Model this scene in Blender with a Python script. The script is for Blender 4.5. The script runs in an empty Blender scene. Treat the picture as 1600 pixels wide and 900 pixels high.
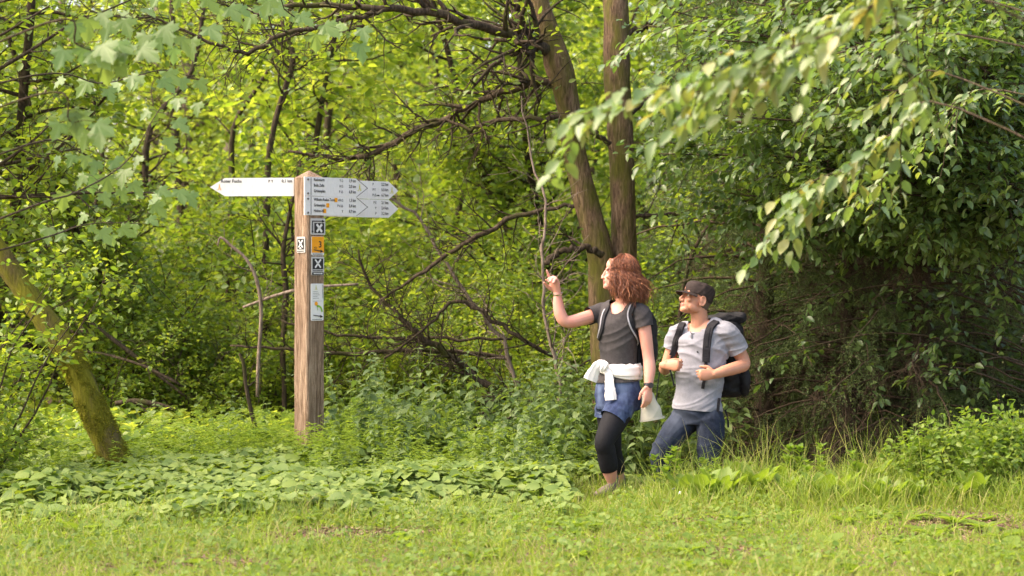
import bpy, math, random
import numpy as np
from mathutils import Vector, Matrix

# ------------------------------------------------------------------ camera, sky, sun, exposure
SC = bpy.context.scene
COL = SC.collection
F = 3164.0            # focal length in photograph pixels (1600 wide)
HZ = 408.0            # horizon row
EYE = 1.6
cam_d = bpy.data.cameras.new('camera')
cam = bpy.data.objects.new('camera', cam_d); COL.objects.link(cam)
cam.location = (0, 0, EYE); cam.rotation_euler = (math.radians(90), 0, 0)
cam_d.sensor_width = 36; cam_d.lens = 36 * F / 1600
cam_d.shift_y = -(450 - HZ) / 1600
cam_d.clip_start = 0.1; cam_d.clip_end = 2000
cam_d.dof.use_dof = True; cam_d.dof.focus_distance = 14.3; cam_d.dof.aperture_fstop = 2.2
SC.camera = cam

SUN_EL = math.radians(50)
SUN_AZ = math.radians(-98)      # measured from +Y towards +X: from the left, slightly on the camera side
wd = bpy.data.worlds.new('World'); SC.world = wd; wd.use_nodes = True
nt = wd.node_tree; nt.nodes.clear()
sky = nt.nodes.new('ShaderNodeTexSky'); sky.sky_type = 'NISHITA'; sky.sun_disc = False
sky.sun_elevation = SUN_EL; sky.sun_rotation = SUN_AZ
sky.air_density = 1.0; sky.dust_density = 3.0; sky.ozone_density = 0.6
bg = nt.nodes.new('ShaderNodeBackground'); bg.inputs['Strength'].default_value = 0.15
ow = nt.nodes.new('ShaderNodeOutputWorld')
nt.links.new(sky.outputs[0], bg.inputs[0]); nt.links.new(bg.outputs[0], ow.inputs[0])
sun_d = bpy.data.lights.new('sun', 'SUN'); sun_d.energy = 1.8; sun_d.angle = math.radians(48)
sun_d.color = (1.0, 0.94, 0.84)
sun = bpy.data.objects.new('sun', sun_d); COL.objects.link(sun)
sdir = Vector((math.sin(SUN_AZ) * math.cos(SUN_EL), math.cos(SUN_AZ) * math.cos(SUN_EL), math.sin(SUN_EL)))
sun.location = sdir * 30
sun.rotation_euler = sdir.to_track_quat('Z', 'Y').to_euler()
SC.view_settings.view_transform = 'Standard'; SC.view_settings.look = 'None'
SC.view_settings.gamma = 1.0; SC.view_settings.exposure = 2.17
SC.view_settings.use_curve_mapping = False
SC.view_settings.use_white_balance = True          # camera set for open shade
SC.view_settings.white_balance_temperature = 7600; SC.view_settings.white_balance_tint = 16
SC.render.engine = 'CYCLES'
SC.cycles.use_denoising = True
SC.cycles.max_bounces = 14; SC.cycles.transparent_max_bounces = 8
SC.cycles.transmission_bounces = 10; SC.cycles.diffuse_bounces = 10; SC.cycles.glossy_bounces = 2

RNG = np.random.default_rng(11)
random.seed(5)

# ------------------------------------------------------------------ helpers
def P(px, py, D):
    """photograph pixel at distance D -> world point"""
    return np.array([(px - 800) / F * D, D, EYE - (py - HZ) / F * D])

def sm(a, b, t):
    t = np.clip((t - a) / (b - a), 0, 1); return t * t * (3 - 2 * t)

def vnoise(x, y, s=0):
    x = np.asarray(x, float); y = np.asarray(y, float)
    def h(i, j):
        v = np.sin(i * 127.1 + j * 311.7 + s * 74.7) * 43758.5453
        return v - np.floor(v)
    i = np.floor(x); j = np.floor(y); u = x - i; v = y - j
    u = u * u * (3 - 2 * u); v = v * v * (3 - 2 * v)
    return (h(i, j) * (1 - u) + h(i + 1, j) * u) * (1 - v) + (h(i, j + 1) * (1 - u) + h(i + 1, j + 1) * u) * v

def ground_z(x, y):
    x = np.asarray(x, float); y = np.asarray(y, float)
    z = 0.05 * (vnoise(x * .7, y * .7, 1) - .5) + 0.022 * (vnoise(x * 2.3, y * 2.3, 2) - .5)
    drop = sm(13.75, 14.7, y) * sm(0.55, 1.15, x)
    z = z - 0.36 * drop
    z = z + 0.04 * sm(12.4, 13.4, y) * sm(0.9, 1.5, x) * (1 - sm(13.7, 14.3, y))   # verge lip
    z = z + 0.25 * sm(24, 60, y) * vnoise(x * .12, y * .12, 5)
    return z

def link(o, parent=None):
    COL.objects.link(o)
    if parent is not None:
        o.parent = parent
    return o

def np_mesh(name, V, T, mats, smooth=False, midx=None):
    """triangle mesh from arrays"""
    V = np.asarray(V, np.float32); T = np.asarray(T, np.int32)
    me = bpy.data.meshes.new(name)
    me.vertices.add(len(V)); me.vertices.foreach_set('co', V.ravel())
    me.loops.add(T.size); me.loops.foreach_set('vertex_index', T.ravel())
    me.polygons.add(len(T))
    me.polygons.foreach_set('loop_start', np.arange(0, T.size, 3, dtype=np.int32))
    if smooth:
        me.polygons.foreach_set('use_smooth', np.ones(len(T), bool))
    if not isinstance(mats, (list, tuple)): mats = [mats]
    for m in mats: me.materials.append(m)
    if midx is not None: me.polygons.foreach_set('material_index', np.asarray(midx, np.int32))
    me.update(calc_edges=True); me.validate()
    return me

def py_mesh(name, V, Fc, mat, smooth=False):
    me = bpy.data.meshes.new(name)
    me.from_pydata([tuple(map(float, v)) for v in V], [], [tuple(int(i) for i in f) for f in Fc])
    if mat is not None:
        for m in (mat if isinstance(mat, (list, tuple)) else [mat]): me.materials.append(m)
    if smooth: me.polygons.foreach_set('use_smooth', np.ones(len(me.polygons), bool))
    me.update()
    return me

def obj(name, me, parent=None, loc=None, rot=None, scale=None, kind=None):
    o = link(bpy.data.objects.new(name, me), parent)
    if loc is not None: o.location = loc
    if rot is not None: o.rotation_euler = rot
    if scale is not None: o.scale = scale if hasattr(scale, '__len__') else (scale,) * 3
    if kind: o['kind'] = kind
    return o

def thing(name, label, cat, loc=(0, 0, 0), rotz=0, group=None):
    o = link(bpy.data.objects.new(name, None)); o.empty_display_size = .2
    o.location = loc; o.rotation_euler = (0, 0, rotz); o['label'] = label; o['category'] = cat
    if group: o['group'] = group
    return o

def tag(o, label, cat, group=None, kind=None):
    o['label'] = label; o['category'] = cat
    if group: o['group'] = group
    if kind: o['kind'] = kind
    return o

def dup(root, loc, rotz, scale=1, label=None, rx=0, ry=0):
    r = root.copy(); COL.objects.link(r); r.location = loc; r.rotation_euler = (rx, ry, rotz); r.scale = (scale,) * 3
    if label: r['label'] = label
    for ch in list(root.children):
        c = ch.copy(); COL.objects.link(c); c.parent = r
        for g in ch.children:
            d = g.copy(); COL.objects.link(d); d.parent = c
    return r

class MB:
    """collects vertices and faces"""
    def __init__(s): s.V = []; s.F = []; s.n = 0
    def add(s, V, Fc):
        V = np.asarray(V, float)
        s.V.append(V); s.F += [tuple(i + s.n for i in f) for f in Fc]; s.n += len(V)
    def verts(s): return np.concatenate(s.V)
    def mesh(s, name, mat, smooth=False): return py_mesh(name, s.verts(), s.F, mat, smooth)
    def tris(s):
        T = []
        for f in s.F:
            for k in range(1, len(f) - 1): T.append((f[0], f[k], f[k + 1]))
        return np.array(T)

def box_vf(c, size, M=None):
    x, y, z = np.array(size) / 2.
    V = np.array([[-x, -y, -z], [x, -y, -z], [x, y, -z], [-x, y, -z], [-x, -y, z], [x, -y, z], [x, y, z], [-x, y, z]])
    if M is not None: V = V @ np.array(M)[:3, :3].T
    return V + np.array(c), [(3, 2, 1, 0), (4, 5, 6, 7), (0, 1, 5, 4), (1, 2, 6, 5), (2, 3, 7, 6), (3, 0, 4, 7)]

def nrm(v):
    v = np.asarray(v, float); return v / (np.linalg.norm(v, axis=-1, keepdims=True) + 1e-12)

def tube_vf(pts, rad, sides=8, ref=(0, 0, 1), cap=True, round_cap=False):
    """tube through pts; rad: scalars or (a, b) pairs; a lies along cross(t, ref), b along the remaining axis"""
    pts = np.asarray(pts, float); n = len(pts)
    rad = np.asarray([r if hasattr(r, '__len__') else (r, r) for r in rad], float)
    if round_cap:
        t0 = nrm(pts[0] - pts[1]); t1 = nrm(pts[-1] - pts[-2])
        P0, R0, P1, R1 = [], [], [], []
        for a in (85, 60, 30):
            c, s = math.cos(math.radians(a)), math.sin(math.radians(a))
            P0.append(pts[0] + t0 * rad[0].mean() * s); R0.append(rad[0] * c)
            P1.insert(0, pts[-1] + t1 * rad[-1].mean() * s); R1.insert(0, rad[-1] * c)
        pts = np.vstack([P0, pts, P1]); rad = np.vstack([R0, rad, R1]); n = len(pts)
    tan = np.gradient(pts, axis=0); tan = nrm(tan)
    ref = np.asarray(ref, float)
    a = np.cross(tan[0], ref)
    if np.linalg.norm(a) < 1e-3: a = np.cross(tan[0], (1, 0, 0))
    a = nrm(a); rings = []
    th = np.linspace(0, 2 * math.pi, sides, endpoint=False)
    for i in range(n):
        a = a - tan[i] * np.dot(a, tan[i]); a = nrm(a); b = np.cross(tan[i], a)
        rings.append(pts[i] + np.outer(np.cos(th) * rad[i, 0], a) + np.outer(np.sin(th) * rad[i, 1], b))
    V = np.concatenate(rings); Fc = []
    for i in range(n - 1):
        for k in range(sides):
            k2 = (k + 1) % sides
            Fc.append((i * sides + k, i * sides + k2, (i + 1) * sides + k2, (i + 1) * sides + k))
    if cap:
        Fc.append(tuple(range(sides - 1, -1, -1))); Fc.append(tuple(range((n - 1) * sides, n * sides)))
    return V, Fc

def ell_vf(c, r, M=None, nu=16, nv=10):
    V = [(0, 0, -1)]
    for j in range(1, nv):
        ph = -math.pi / 2 + math.pi * j / nv
        for i in range(nu):
            th = 2 * math.pi * i / nu; V.append((math.cos(ph) * math.cos(th), math.cos(ph) * math.sin(th), math.sin(ph)))
    V.append((0, 0, 1)); V = np.array(V) * np.array(r)
    if M is not None: V = V @ np.array(M)[:3, :3].T
    V = V + np.array(c); Fc = []
    for i in range(nu): Fc.append((0, 1 + (i + 1) % nu, 1 + i))
    for j in range(nv - 2):
        for i in range(nu):
            a = 1 + j * nu; Fc.append((a + i, a + (i + 1) % nu, a + nu + (i + 1) % nu, a + nu + i))
    top = len(V) - 1; a = 1 + (nv - 2) * nu
    for i in range(nu): Fc.append((a + i, a + (i + 1) % nu, top))
    return V, Fc

def spline(pts, n):
    """Catmull-Rom through pts (rows of any width)"""
    pts = np.asarray(pts, float)
    p = np.vstack([2 * pts[0] - pts[1], pts, 2 * pts[-1] - pts[-2]]); m = len(pts) - 1
    out = []
    for t in np.linspace(0, m, n):
        i = min(int(t), m - 1); u = t - i
        a, b, c, d = p[i], p[i + 1], p[i + 2], p[i + 3]
        out.append(.5 * ((2 * b) + (-a + c) * u + (2 * a - 5 * b + 4 * c - d) * u * u + (-a + 3 * b - 3 * c + d) * u ** 3))
    return np.array(out)

# ------------------------------------------------------------------ materials
class NT:
    def __init__(s, name):
        s.m = bpy.data.materials.new(name); s.m.use_nodes = True; s.t = s.m.node_tree; s.t.nodes.clear()
        s.out = s.n('ShaderNodeOutputMaterial')
    def n(s, typ, **kw):
        nd = s.t.nodes.new(typ)
        for k, v in kw.items():
            if k in nd.inputs.keys(): nd.inputs[k].default_value = v
            else: setattr(nd, k, v)
        return nd
    def l(s, a, b): s.t.links.new(a, b)
    def ramp(s, fac, stops, interp='LINEAR'):
        r = s.n('ShaderNodeValToRGB'); r.color_ramp.interpolation = interp
        e = r.color_ramp.elements
        while len(e) < len(stops): e.new(.5)
        for i, (p, c) in enumerate(stops): e[i].position = p; e[i].color = (*c, 1)
        s.l(fac, r.inputs[0]); return r.outputs[0]
    def noise(s, scale, detail=4, rough=.55, vec=None, dist=0.):
        nd = s.n('ShaderNodeTexNoise'); nd.inputs['Scale'].default_value = scale
        nd.inputs['Detail'].default_value = detail; nd.inputs['Roughness'].default_value = rough
        nd.inputs['Distortion'].default_value = dist
        if vec is not None: s.l(vec, nd.inputs['Vector'])
        return nd.outputs[0]
    def coord(s, scale=(1, 1, 1), kind='Object'):
        tc = s.n('ShaderNodeTexCoord'); mp = s.n('ShaderNodeMapping'); mp.inputs['Scale'].default_value = scale
        s.l(tc.outputs[kind], mp.inputs[0]); return mp.outputs[0]
    def bump(s, h, strength=.3, dist=.01):
        b = s.n('ShaderNodeBump'); b.inputs['Strength'].default_value = strength; b.inputs['Distance'].default_value = dist
        s.l(h, b.inputs['Height']); return b.outputs[0]
    def bsdf(s, color, rough=.6, normal=None, spec=.3, **kw):
        b = s.n('ShaderNodeBsdfPrincipled')
        if hasattr(color, 'links') or hasattr(color, 'is_linked'): s.l(color, b.inputs['Base Color'])
        else: b.inputs['Base Color'].default_value = (*color, 1)
        if hasattr(rough, 'is_linked'): s.l(rough, b.inputs['Roughness'])
        else: b.inputs['Roughness'].default_value = rough
        b.inputs['Specular IOR Level'].default_value = spec
        if normal is not None: s.l(normal, b.inputs['Normal'])
        for k, v in kw.items(): b.inputs[k].default_value = v
        return b
    def done(s, sh): s.l(sh.outputs[0] if hasattr(sh, 'outputs') else sh, s.out.inputs[0]); return s.m

def leaf_mat(name, cols, trans, rough=.42, spec=.35, tmix=.45, per='island', sheen=None):
    """leaf: reflecting front mixed with light passing through; colour differs leaf by leaf"""
    t = NT(name)
    g = t.n('ShaderNodeNewGeometry') if per == 'island' else t.n('ShaderNodeObjectInfo')
    rnd = g.outputs['Random Per Island'] if per == 'island' else g.outputs['Random']
    c1 = t.ramp(rnd, [(i / (len(cols) - 1), c) for i, c in enumerate(cols)])
    c2 = t.ramp(rnd, [(i / (len(trans) - 1), c) for i, c in enumerate(trans)])
    b = t.bsdf(c1, rough, spec=spec)
    tr = t.n('ShaderNodeBsdfTranslucent'); t.l(c2, tr.inputs[0])
    mx = t.n('ShaderNodeMixShader'); mx.inputs[0].default_value = tmix
    t.l(b.outputs[0], mx.inputs[1]); t.l(tr.outputs[0], mx.inputs[2])
    return t.done(mx)

def bark_mat(name, c_dark, c_mid, c_light, moss=None, scale=1.0, moss_amt=.5, bump=.6):
    t = NT(name)
    v = t.coord((9 * scale, 9 * scale, 1.6 * scale))
    n1 = t.noise(6, 6, .65, v, .6); n2 = t.noise(2.2, 3, .5, t.coord((3, 3, 1.5)))
    c = t.ramp(n1, [(.36, c_dark), (.5, c_mid), (.66, c_light)])
    if moss is not None:
        f = t.ramp(n2, [(moss_amt - .08, (0, 0, 0)), (moss_amt + .14, (1, 1, 1))])
        mx = t.n('ShaderNodeMixRGB'); t.l(f, mx.inputs[0]); t.l(c, mx.inputs[1])
        mc = t.ramp(t.noise(40, 3), [(.3, tuple(x * .55 for x in moss)), (.7, moss)]); t.l(mc, mx.inputs[2]); c = mx.outputs[0]
    nm = t.bump(n1, bump, .02)
    return t.done(t.bsdf(c, .85, nm, .15))

def plain_mat(name, col, rough=.6, spec=.3, nscale=None, var=.15, bump=0., **kw):
    t = NT(name)
    if nscale:
        n = t.noise(nscale, 4)
        c = t.ramp(n, [(.3, tuple(x * (1 - var) for x in col)), (.7, tuple(min(1, x * (1 + var)) for x in col))])
        nm = t.bump(n, bump, .004) if bump else None
        return t.done(t.bsdf(c, rough, nm, spec, **kw))
    return t.done(t.bsdf(col, rough, None, spec, **kw))

M = {}
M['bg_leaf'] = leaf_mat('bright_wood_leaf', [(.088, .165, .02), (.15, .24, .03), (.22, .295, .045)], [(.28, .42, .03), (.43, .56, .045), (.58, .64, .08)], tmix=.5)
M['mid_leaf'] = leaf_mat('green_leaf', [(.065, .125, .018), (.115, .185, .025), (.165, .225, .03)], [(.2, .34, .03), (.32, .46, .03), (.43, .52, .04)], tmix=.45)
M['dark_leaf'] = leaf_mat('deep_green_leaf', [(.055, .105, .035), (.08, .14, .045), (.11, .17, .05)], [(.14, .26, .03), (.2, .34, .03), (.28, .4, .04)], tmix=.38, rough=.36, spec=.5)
M['beech_leaf'] = leaf_mat('beech_leaf', [(.12, .19, .07), (.17, .24, .095), (.23, .23, .075)], [(.2, .34, .05), (.28, .42, .06), (.42, .36, .05)], tmix=.36, rough=.4, spec=.55, per='obj')
M['beech_leaf_i'] = leaf_mat('beech_leaf_small', [(.08, .14, .05), (.11, .175, .06), (.15, .2, .07)], [(.18, .34, .04), (.26, .42, .05), (.36, .44, .05)], tmix=.36, rough=.4, spec=.55)
M['maple_leaf'] = leaf_mat('maple_leaf', [(.11, .19, .06), (.14, .225, .075), (.10, .18, .04)], [(.2, .36, .07), (.28, .42, .08), (.34, .46, .06)], tmix=.45, rough=.4, spec=.4, per='obj')
M['cover_leaf'] = leaf_mat('ground_cover_leaf', [(.12, .19, .045), (.165, .24, .06), (.21, .28, .06)], [(.18, .3, .02), (.26, .38, .03), (.34, .44, .03)], tmix=.35, rough=.55, spec=.3)
M['nettle_leaf'] = leaf_mat('nettle_leaf', [(.085, .14, .05), (.12, .18, .065), (.155, .215, .065)], [(.15, .27, .04), (.21, .34, .04), (.29, .4, .04)], tmix=.35, rough=.5, spec=.3)
M['fluff'] = leaf_mat('bedstraw_leaf', [(.14, .22, .03), (.19, .28, .04), (.24, .32, .05)], [(.25, .4, .03), (.32, .46, .04), (.38, .5, .05)], tmix=.4, rough=.6, spec=.15)
M['grass'] = leaf_mat('grass_blade', [(.12, .19, .025), (.175, .25, .035), (.24, .3, .05), (.36, .32, .13)], [(.25, .42, .03), (.34, .5, .03), (.44, .54, .05), (.45, .4, .15)], tmix=.4, rough=.5, spec=.25)
M['weed_leaf'] = leaf_mat('weed_leaf', [(.09, .16, .025), (.135, .21, .035), (.18, .24, .05)], [(.22, .4, .03), (.3, .46, .03), (.38, .5, .05)], tmix=.4, rough=.48, spec=.3)
M['needle'] = leaf_mat('spruce_needle', [(.06, .088, .03), (.085, .125, .04), (.12, .165, .05)], [(.08, .13, .03), (.12, .18, .03), (.18, .25, .04)], tmix=.3, rough=.5, spec=.25)
M['dead_twig'] = bark_mat('dead_twig_bark', (.04, .027, .017), (.075, .052, .033), (.12, .085, .055))
M['bark'] = bark_mat('tree_bark', (.05, .032, .018), (.135, .086, .05), (.235, .16, .10), moss=(.11, .105, .02), moss_amt=.5, bump=1.0)
M['limb'] = bark_mat('limb_bark', (.022, .016, .010), (.05, .036, .023), (.10, .074, .05), moss=(.06, .065, .015), moss_amt=.6)
M['moss_bark'] = bark_mat('mossy_bark', (.05, .035, .015), (.10, .075, .03), (.15, .11, .05), moss=(.20, .19, .02), moss_amt=.36, bump=1.0)
M['pale_bark'] = bark_mat('pale_stem_bark', (.10, .075, .055), (.19, .145, .11), (.28, .22, .18))
M['dry_wood'] = bark_mat('dead_wood', (.10, .075, .055), (.2, .155, .12), (.31, .25, .2))
M['stem'] = plain_mat('green_stem', (.10, .16, .035), .6, .2, 30, .3)
# ------------------------------------------------------------------ leaf shapes (length 1 along +Y, face up +Z)
def fold(pts, k=.12, droop=.16):
    return np.array([(x, y, abs(x) * k * 2 - droop * y * y) for x, y in pts])
def leaf_hex():
    V = fold([(0, 0), (.27, .28), (.24, .66), (0, 1), (-.24, .66), (-.27, .28)])
    return V, np.array([(0, 1, 3), (1, 2, 3), (0, 3, 5), (3, 4, 5)])
def leaf_quad():
    V = fold([(0, 0), (.3, .45), (0, 1), (-.3, .45)]); return V, np.array([(0, 1, 2), (0, 2, 3)])
def leaf_ovate(half, droop=.22, k=.1, stalk=.0, wav=0.0):
    """half: outline points of the right half from base to tip (without the mid line)"""
    n = len(half); mid = [(0, y) for _, y in half]
    pts = [(0, 0)] + list(half) + [(0, 1)] + [(-x, y) for x, y in half[::-1]] + mid
    V = fold(pts, k, droop)
    if wav:
        for i in range(1, n + 1): V[i, 2] += wav * (1 if i % 2 else -1); V[2 * n + 2 - i, 2] += wav * (1 if i % 2 else -1)
    T = []; R = list(range(1, n + 1)); tip = n + 1; L = [2 * n + 2 - i for i in R]; Mi = list(range(2 * n + 2, 3 * n + 2))
    T += [(0, R[0], Mi[0]), (0, Mi[0], L[0])]
    for i in range(n - 1):
        T += [(R[i], R[i + 1], Mi[i + 1]), (R[i], Mi[i + 1], Mi[i]), (Mi[i], Mi[i + 1], L[i + 1]), (Mi[i], L[i + 1], L[i])]
    T += [(R[-1], tip, Mi[-1]), (Mi[-1], tip, L[-1])]
    V[:, 1] += stalk
    return V, np.array(T)
BEECH = leaf_ovate([(.15, .08), (.23, .2), (.28, .34), (.29, .5), (.24, .66), (.15, .82), (.06, .93)], .2, .2, .08, .022)
BEECH2 = leaf_ovate([(.13, .08), (.22, .22), (.26, .38), (.26, .54), (.2, .7), (.11, .86)], .5, .3, .08, .03)
BEECH_S = leaf_ovate([(.2, .2), (.28, .48), (.17, .8)], .28, .2, .06)
NETTLE = leaf_ovate([(.2, .03), (.31, .16), (.28, .2), (.33, .33), (.28, .37), (.28, .5), (.23, .54), (.2, .68), (.15, .72), (.1, .86)], .4, .12, .1)
COVER = leaf_ovate([(.24, .06), (.36, .25), (.37, .42), (.27, .66), (.14, .86)], .25, .12, .0, .02)
LONGLEAF = leaf_ovate([(.05, .12), (.09, .3), (.13, .5), (.14, .68), (.09, .87)], .45, .3, .0, .02)
ROUND = leaf_ovate([(.3, .08), (.45, .35), (.4, .7), (.2, .93)], .1, .1, .15)
def leaf_maple():
    # right half of a five-lobed leaf, then mirrored; fan round the stalk joint
    half = [(.10, -.04), (.25, -.12), (.40, -.09), (.33, .03), (.47, .10), (.62, .14), (.50, .24), (.56, .36), (.36, .36), (.24, .42), (.26, .58), (.34, .70), (.20, .72), (.13, .86), (.06, .9)]
    pts = [(0, 0)] + half + [(0, 1.05)] + [(-x, y) for x, y in half[::-1]]
    V = np.array([(x, y + .12, -.22 * (y * y) - .12 * abs(x) + .06 * math.sin(9 * x + 5 * y)) for x, y in pts])
    n = len(pts); T = [(0, i, i + 1) for i in range(1, n - 1)]
    return V, np.array(T)
COVER_S = leaf_ovate([(.28, .08), (.37, .34), (.24, .72)], .22, .12)
MAPLE = leaf_maple()
HEX = leaf_hex(); QUAD = leaf_quad()
def blade_tmpl():
    V = np.array([(-.5, 0, 0), (.5, 0, 0), (-.42, .45, .0), (.42, .45, .0), (-.25, .8, -.1), (.25, .8, -.1), (0, 1, -.24)])
    return V, np.array([(0, 1, 3), (0, 3, 2), (2, 3, 5), (2, 5, 4), (4, 5, 6)])
BLADE = blade_tmpl()

def place(tm, pos, d, nor, size, wid=None, curl=None):
    V0, T0 = tm; N = len(pos)
    y = nrm(d); x = nrm(np.cross(y, nor)); z = np.cross(x, y)
    s = np.broadcast_to(np.asarray(size, float), (N,)); w = s if wid is None else np.broadcast_to(np.asarray(wid, float), (N,))
    c = np.ones(N) if curl is None else curl
    V = (pos[:, None, :] + V0[None, :, 0:1] * (x * w[:, None])[:, None, :] + V0[None, :, 1:2] * (y * s[:, None])[:, None, :]
         + V0[None, :, 2:3] * (z * (s * c)[:, None])[:, None, :])
    T = T0[None] + (np.arange(N) * len(V0))[:, None, None]
    return V.reshape(-1, 3), T.reshape(-1, 3)

def join(parts):
    Vs, Ts, n = [], [], 0
    for V, T in parts:
        Vs.append(V); Ts.append(np.asarray(T) + n); n += len(V)
    return np.concatenate(Vs), np.concatenate(Ts)

def tubes_mesh(name, tubes, mat, sides=6):
    mb = MB()
    for pts, rad in tubes:
        V, Fc = tube_vf(pts, rad, sides=sides if np.max(rad) > .012 else 4); mb.add(V, Fc)
    return mb.mesh(name, mat, smooth=True)

def wander(p, d, L, n, rng, wob=.25, up=0.0):
    pts = [np.array(p, float)]; d = nrm(d); st = L / (n - 1)
    for _ in range(n - 1):
        d = nrm(d + rng.normal(0, wob, 3) * .5 + np.array([0, 0, up])); pts.append(pts[-1] + d * st)
    return np.array(pts)

def side_dir(t, rng, ang):
    a = nrm(np.cross(t, rng.normal(size=3))); return nrm(t * math.cos(ang) + a * math.sin(ang))

def branch_system(base_pts, r0, r1, rng, n1, L1, n2, L2, up=0.02, start=.12, wob=.3, ang=(.7, 1.2), taper=1.0):
    """a limb with side twigs; returns tubes and leaf-bearing twigs"""
    tubes = [(base_pts, np.linspace(r0, r1, len(base_pts)))]; twigs = []
    m = len(base_pts)
    for _ in range(n1):
        t = rng.uniform(start, 1.0); i = min(int(t * (m - 1)), m - 2)
        p = base_pts[i] + (base_pts[i + 1] - base_pts[i]) * (t * (m - 1) - i)
        d = side_dir(nrm(base_pts[i + 1] - base_pts[i]), rng, rng.uniform(*ang))
        l = L1 * rng.uniform(.5, 1.1) * (1 - .45 * t * taper); r = max((r0 + (r1 - r0) * t) * .5, .003)
        q = wander(p, d, l, 6, rng, wob, up); tubes.append((q, np.linspace(r, r * .35, 6))); twigs.append(q)
        for _ in range(n2):
            u = rng.uniform(.25, 1); j = min(int(u * 5), 4); pp = q[j] + (q[j + 1] - q[j]) * (u * 5 - j)
            dd = side_dir(nrm(q[j + 1] - q[j]), rng, rng.uniform(.5, 1.1))
            qq = wander(pp, dd, L2 * rng.uniform(.5, 1.1), 4, rng, wob, up); tubes.append((qq, np.linspace(r * .45, .0018, 4))); twigs.append(qq)
    return tubes, twigs

def leaves_on(twigs, per_m, size, rng, tm=HEX, spread=.03, flat=.55, size_var=.3, down=.0):
    pos, dr = [], []
    for q in twigs:
        L = np.linalg.norm(np.diff(q, axis=0), axis=1).sum(); k = max(2, int(L * per_m * rng.uniform(.7, 1.3)))
        u = rng.uniform(.1, 1.02, k) * (len(q) - 1); i = np.minimum(u.astype(int), len(q) - 2)
        t = nrm(q[i + 1] - q[i]); p = q[i] + (q[i + 1] - q[i]) * (u - i)[:, None]
        side = nrm(np.cross(t, [0, 0, 1]) + 1e-6) * rng.choice([-1, 1], k)[:, None]
        d = nrm(t * .6 + side * .9 + rng.normal(0, .35, (k, 3)) + np.array([0, 0, -down]))
        pos.append(p + rng.normal(0, spread, (k, 3))); dr.append(d)
    pos = np.concatenate(pos); dr = np.concatenate(dr); n = len(pos)
    nor = nrm(np.array([0, 0, 1.0]) * flat + rng.normal(0, .5, (n, 3)) * (1 - flat * .5))
    sz = size * (1 + rng.uniform(-size_var, size_var, n))
    return place(tm, pos, dr, nor, sz)

# ------------------------------------------------------------------ ground
def axis(lo, hi, fine, far, grow_):
    a = list(np.arange(lo, hi + 1e-6, fine)); s = fine; x = hi
    while x < far: s *= grow_; x += s; a.append(x)
    b = []; s = fine; x = lo
    while x > -far: s *= grow_; x -= s; b.append(x)
    return np.array(b[::-1] + a)
gx = axis(-6, 6, .12, 700, 1.35); gy = axis(7, 22, .12, 700, 1.35)
GX, GY = np.meshgrid(gx, gy); GZ = ground_z(GX, GY)
nx, ny = len(gx), len(gy)
idx = np.arange(nx * ny).reshape(ny, nx)
a, b, c, d = idx[:-1, :-1].ravel(), idx[:-1, 1:].ravel(), idx[1:, 1:].ravel(), idx[1:, :-1].ravel()
T = np.concatenate([np.stack([a, b, c], 1), np.stack([a, c, d], 1)])
t = NT('forest_soil')
cc = t.coord((1, 1, 1))
n1 = t.noise(1.1, 5, .6, cc); n2 = t.noise(28, 5, .65, cc); n3 = t.noise(140, 3, .6, cc)
soil = t.ramp(n2, [(.3, (.085, .055, .04)), (.5, (.19, .125, .092)), (.72, (.34, .24, .18))])
green = t.ramp(n3, [(.35, (.05, .085, .016)), (.65, (.12, .17, .03))])
mx = t.n('ShaderNodeMixRGB'); t.l(t.ramp(n1, [(.55, (0, 0, 0)), (.75, (1, 1, 1))]), mx.inputs[0]); t.l(soil, mx.inputs[1]); t.l(green, mx.inputs[2])
M['soil'] = t.done(t.bsdf(mx.outputs[0], .95, t.bump(n2, .6, .03), .1))
g = obj('ground', np_mesh('ground', np.stack([GX.ravel(), GY.ravel(), GZ.ravel()], 1), T, M['soil'], True))
g['kind'] = 'structure'

# ------------------------------------------------------------------ twin-trunk tree in the middle
rng = np.random.default_rng(3)
DT = 16.6
def poly(lst, n=14, base_D=DT):
    """list of (px, py, depth offset, width in px) -> points, radii"""
    a = np.array([list(P(p[0], p[1], base_D + p[2])) + [p[3] * (base_D + p[2]) / F / 2] for p in lst])
    s = spline(a, n); return s[:, :3], np.maximum(s[:, 3], .0015)
def rough_tube(pts, rad, rng, sides=14, amp=.07):
    V, Fc = tube_vf(pts, rad, sides); n = len(pts); c = np.repeat(pts, sides, 0)
    k = 1 + amp * rng.normal(size=n * sides) * .6
    return c + (V - c) * k[:, None], Fc

def bumpy(pts, n, amp, rng):
    """finer, slightly crooked version of a polyline"""
    q = spline(pts, n); q[1:-1] += rng.normal(0, amp, (n - 2, 3)); return q

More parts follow.
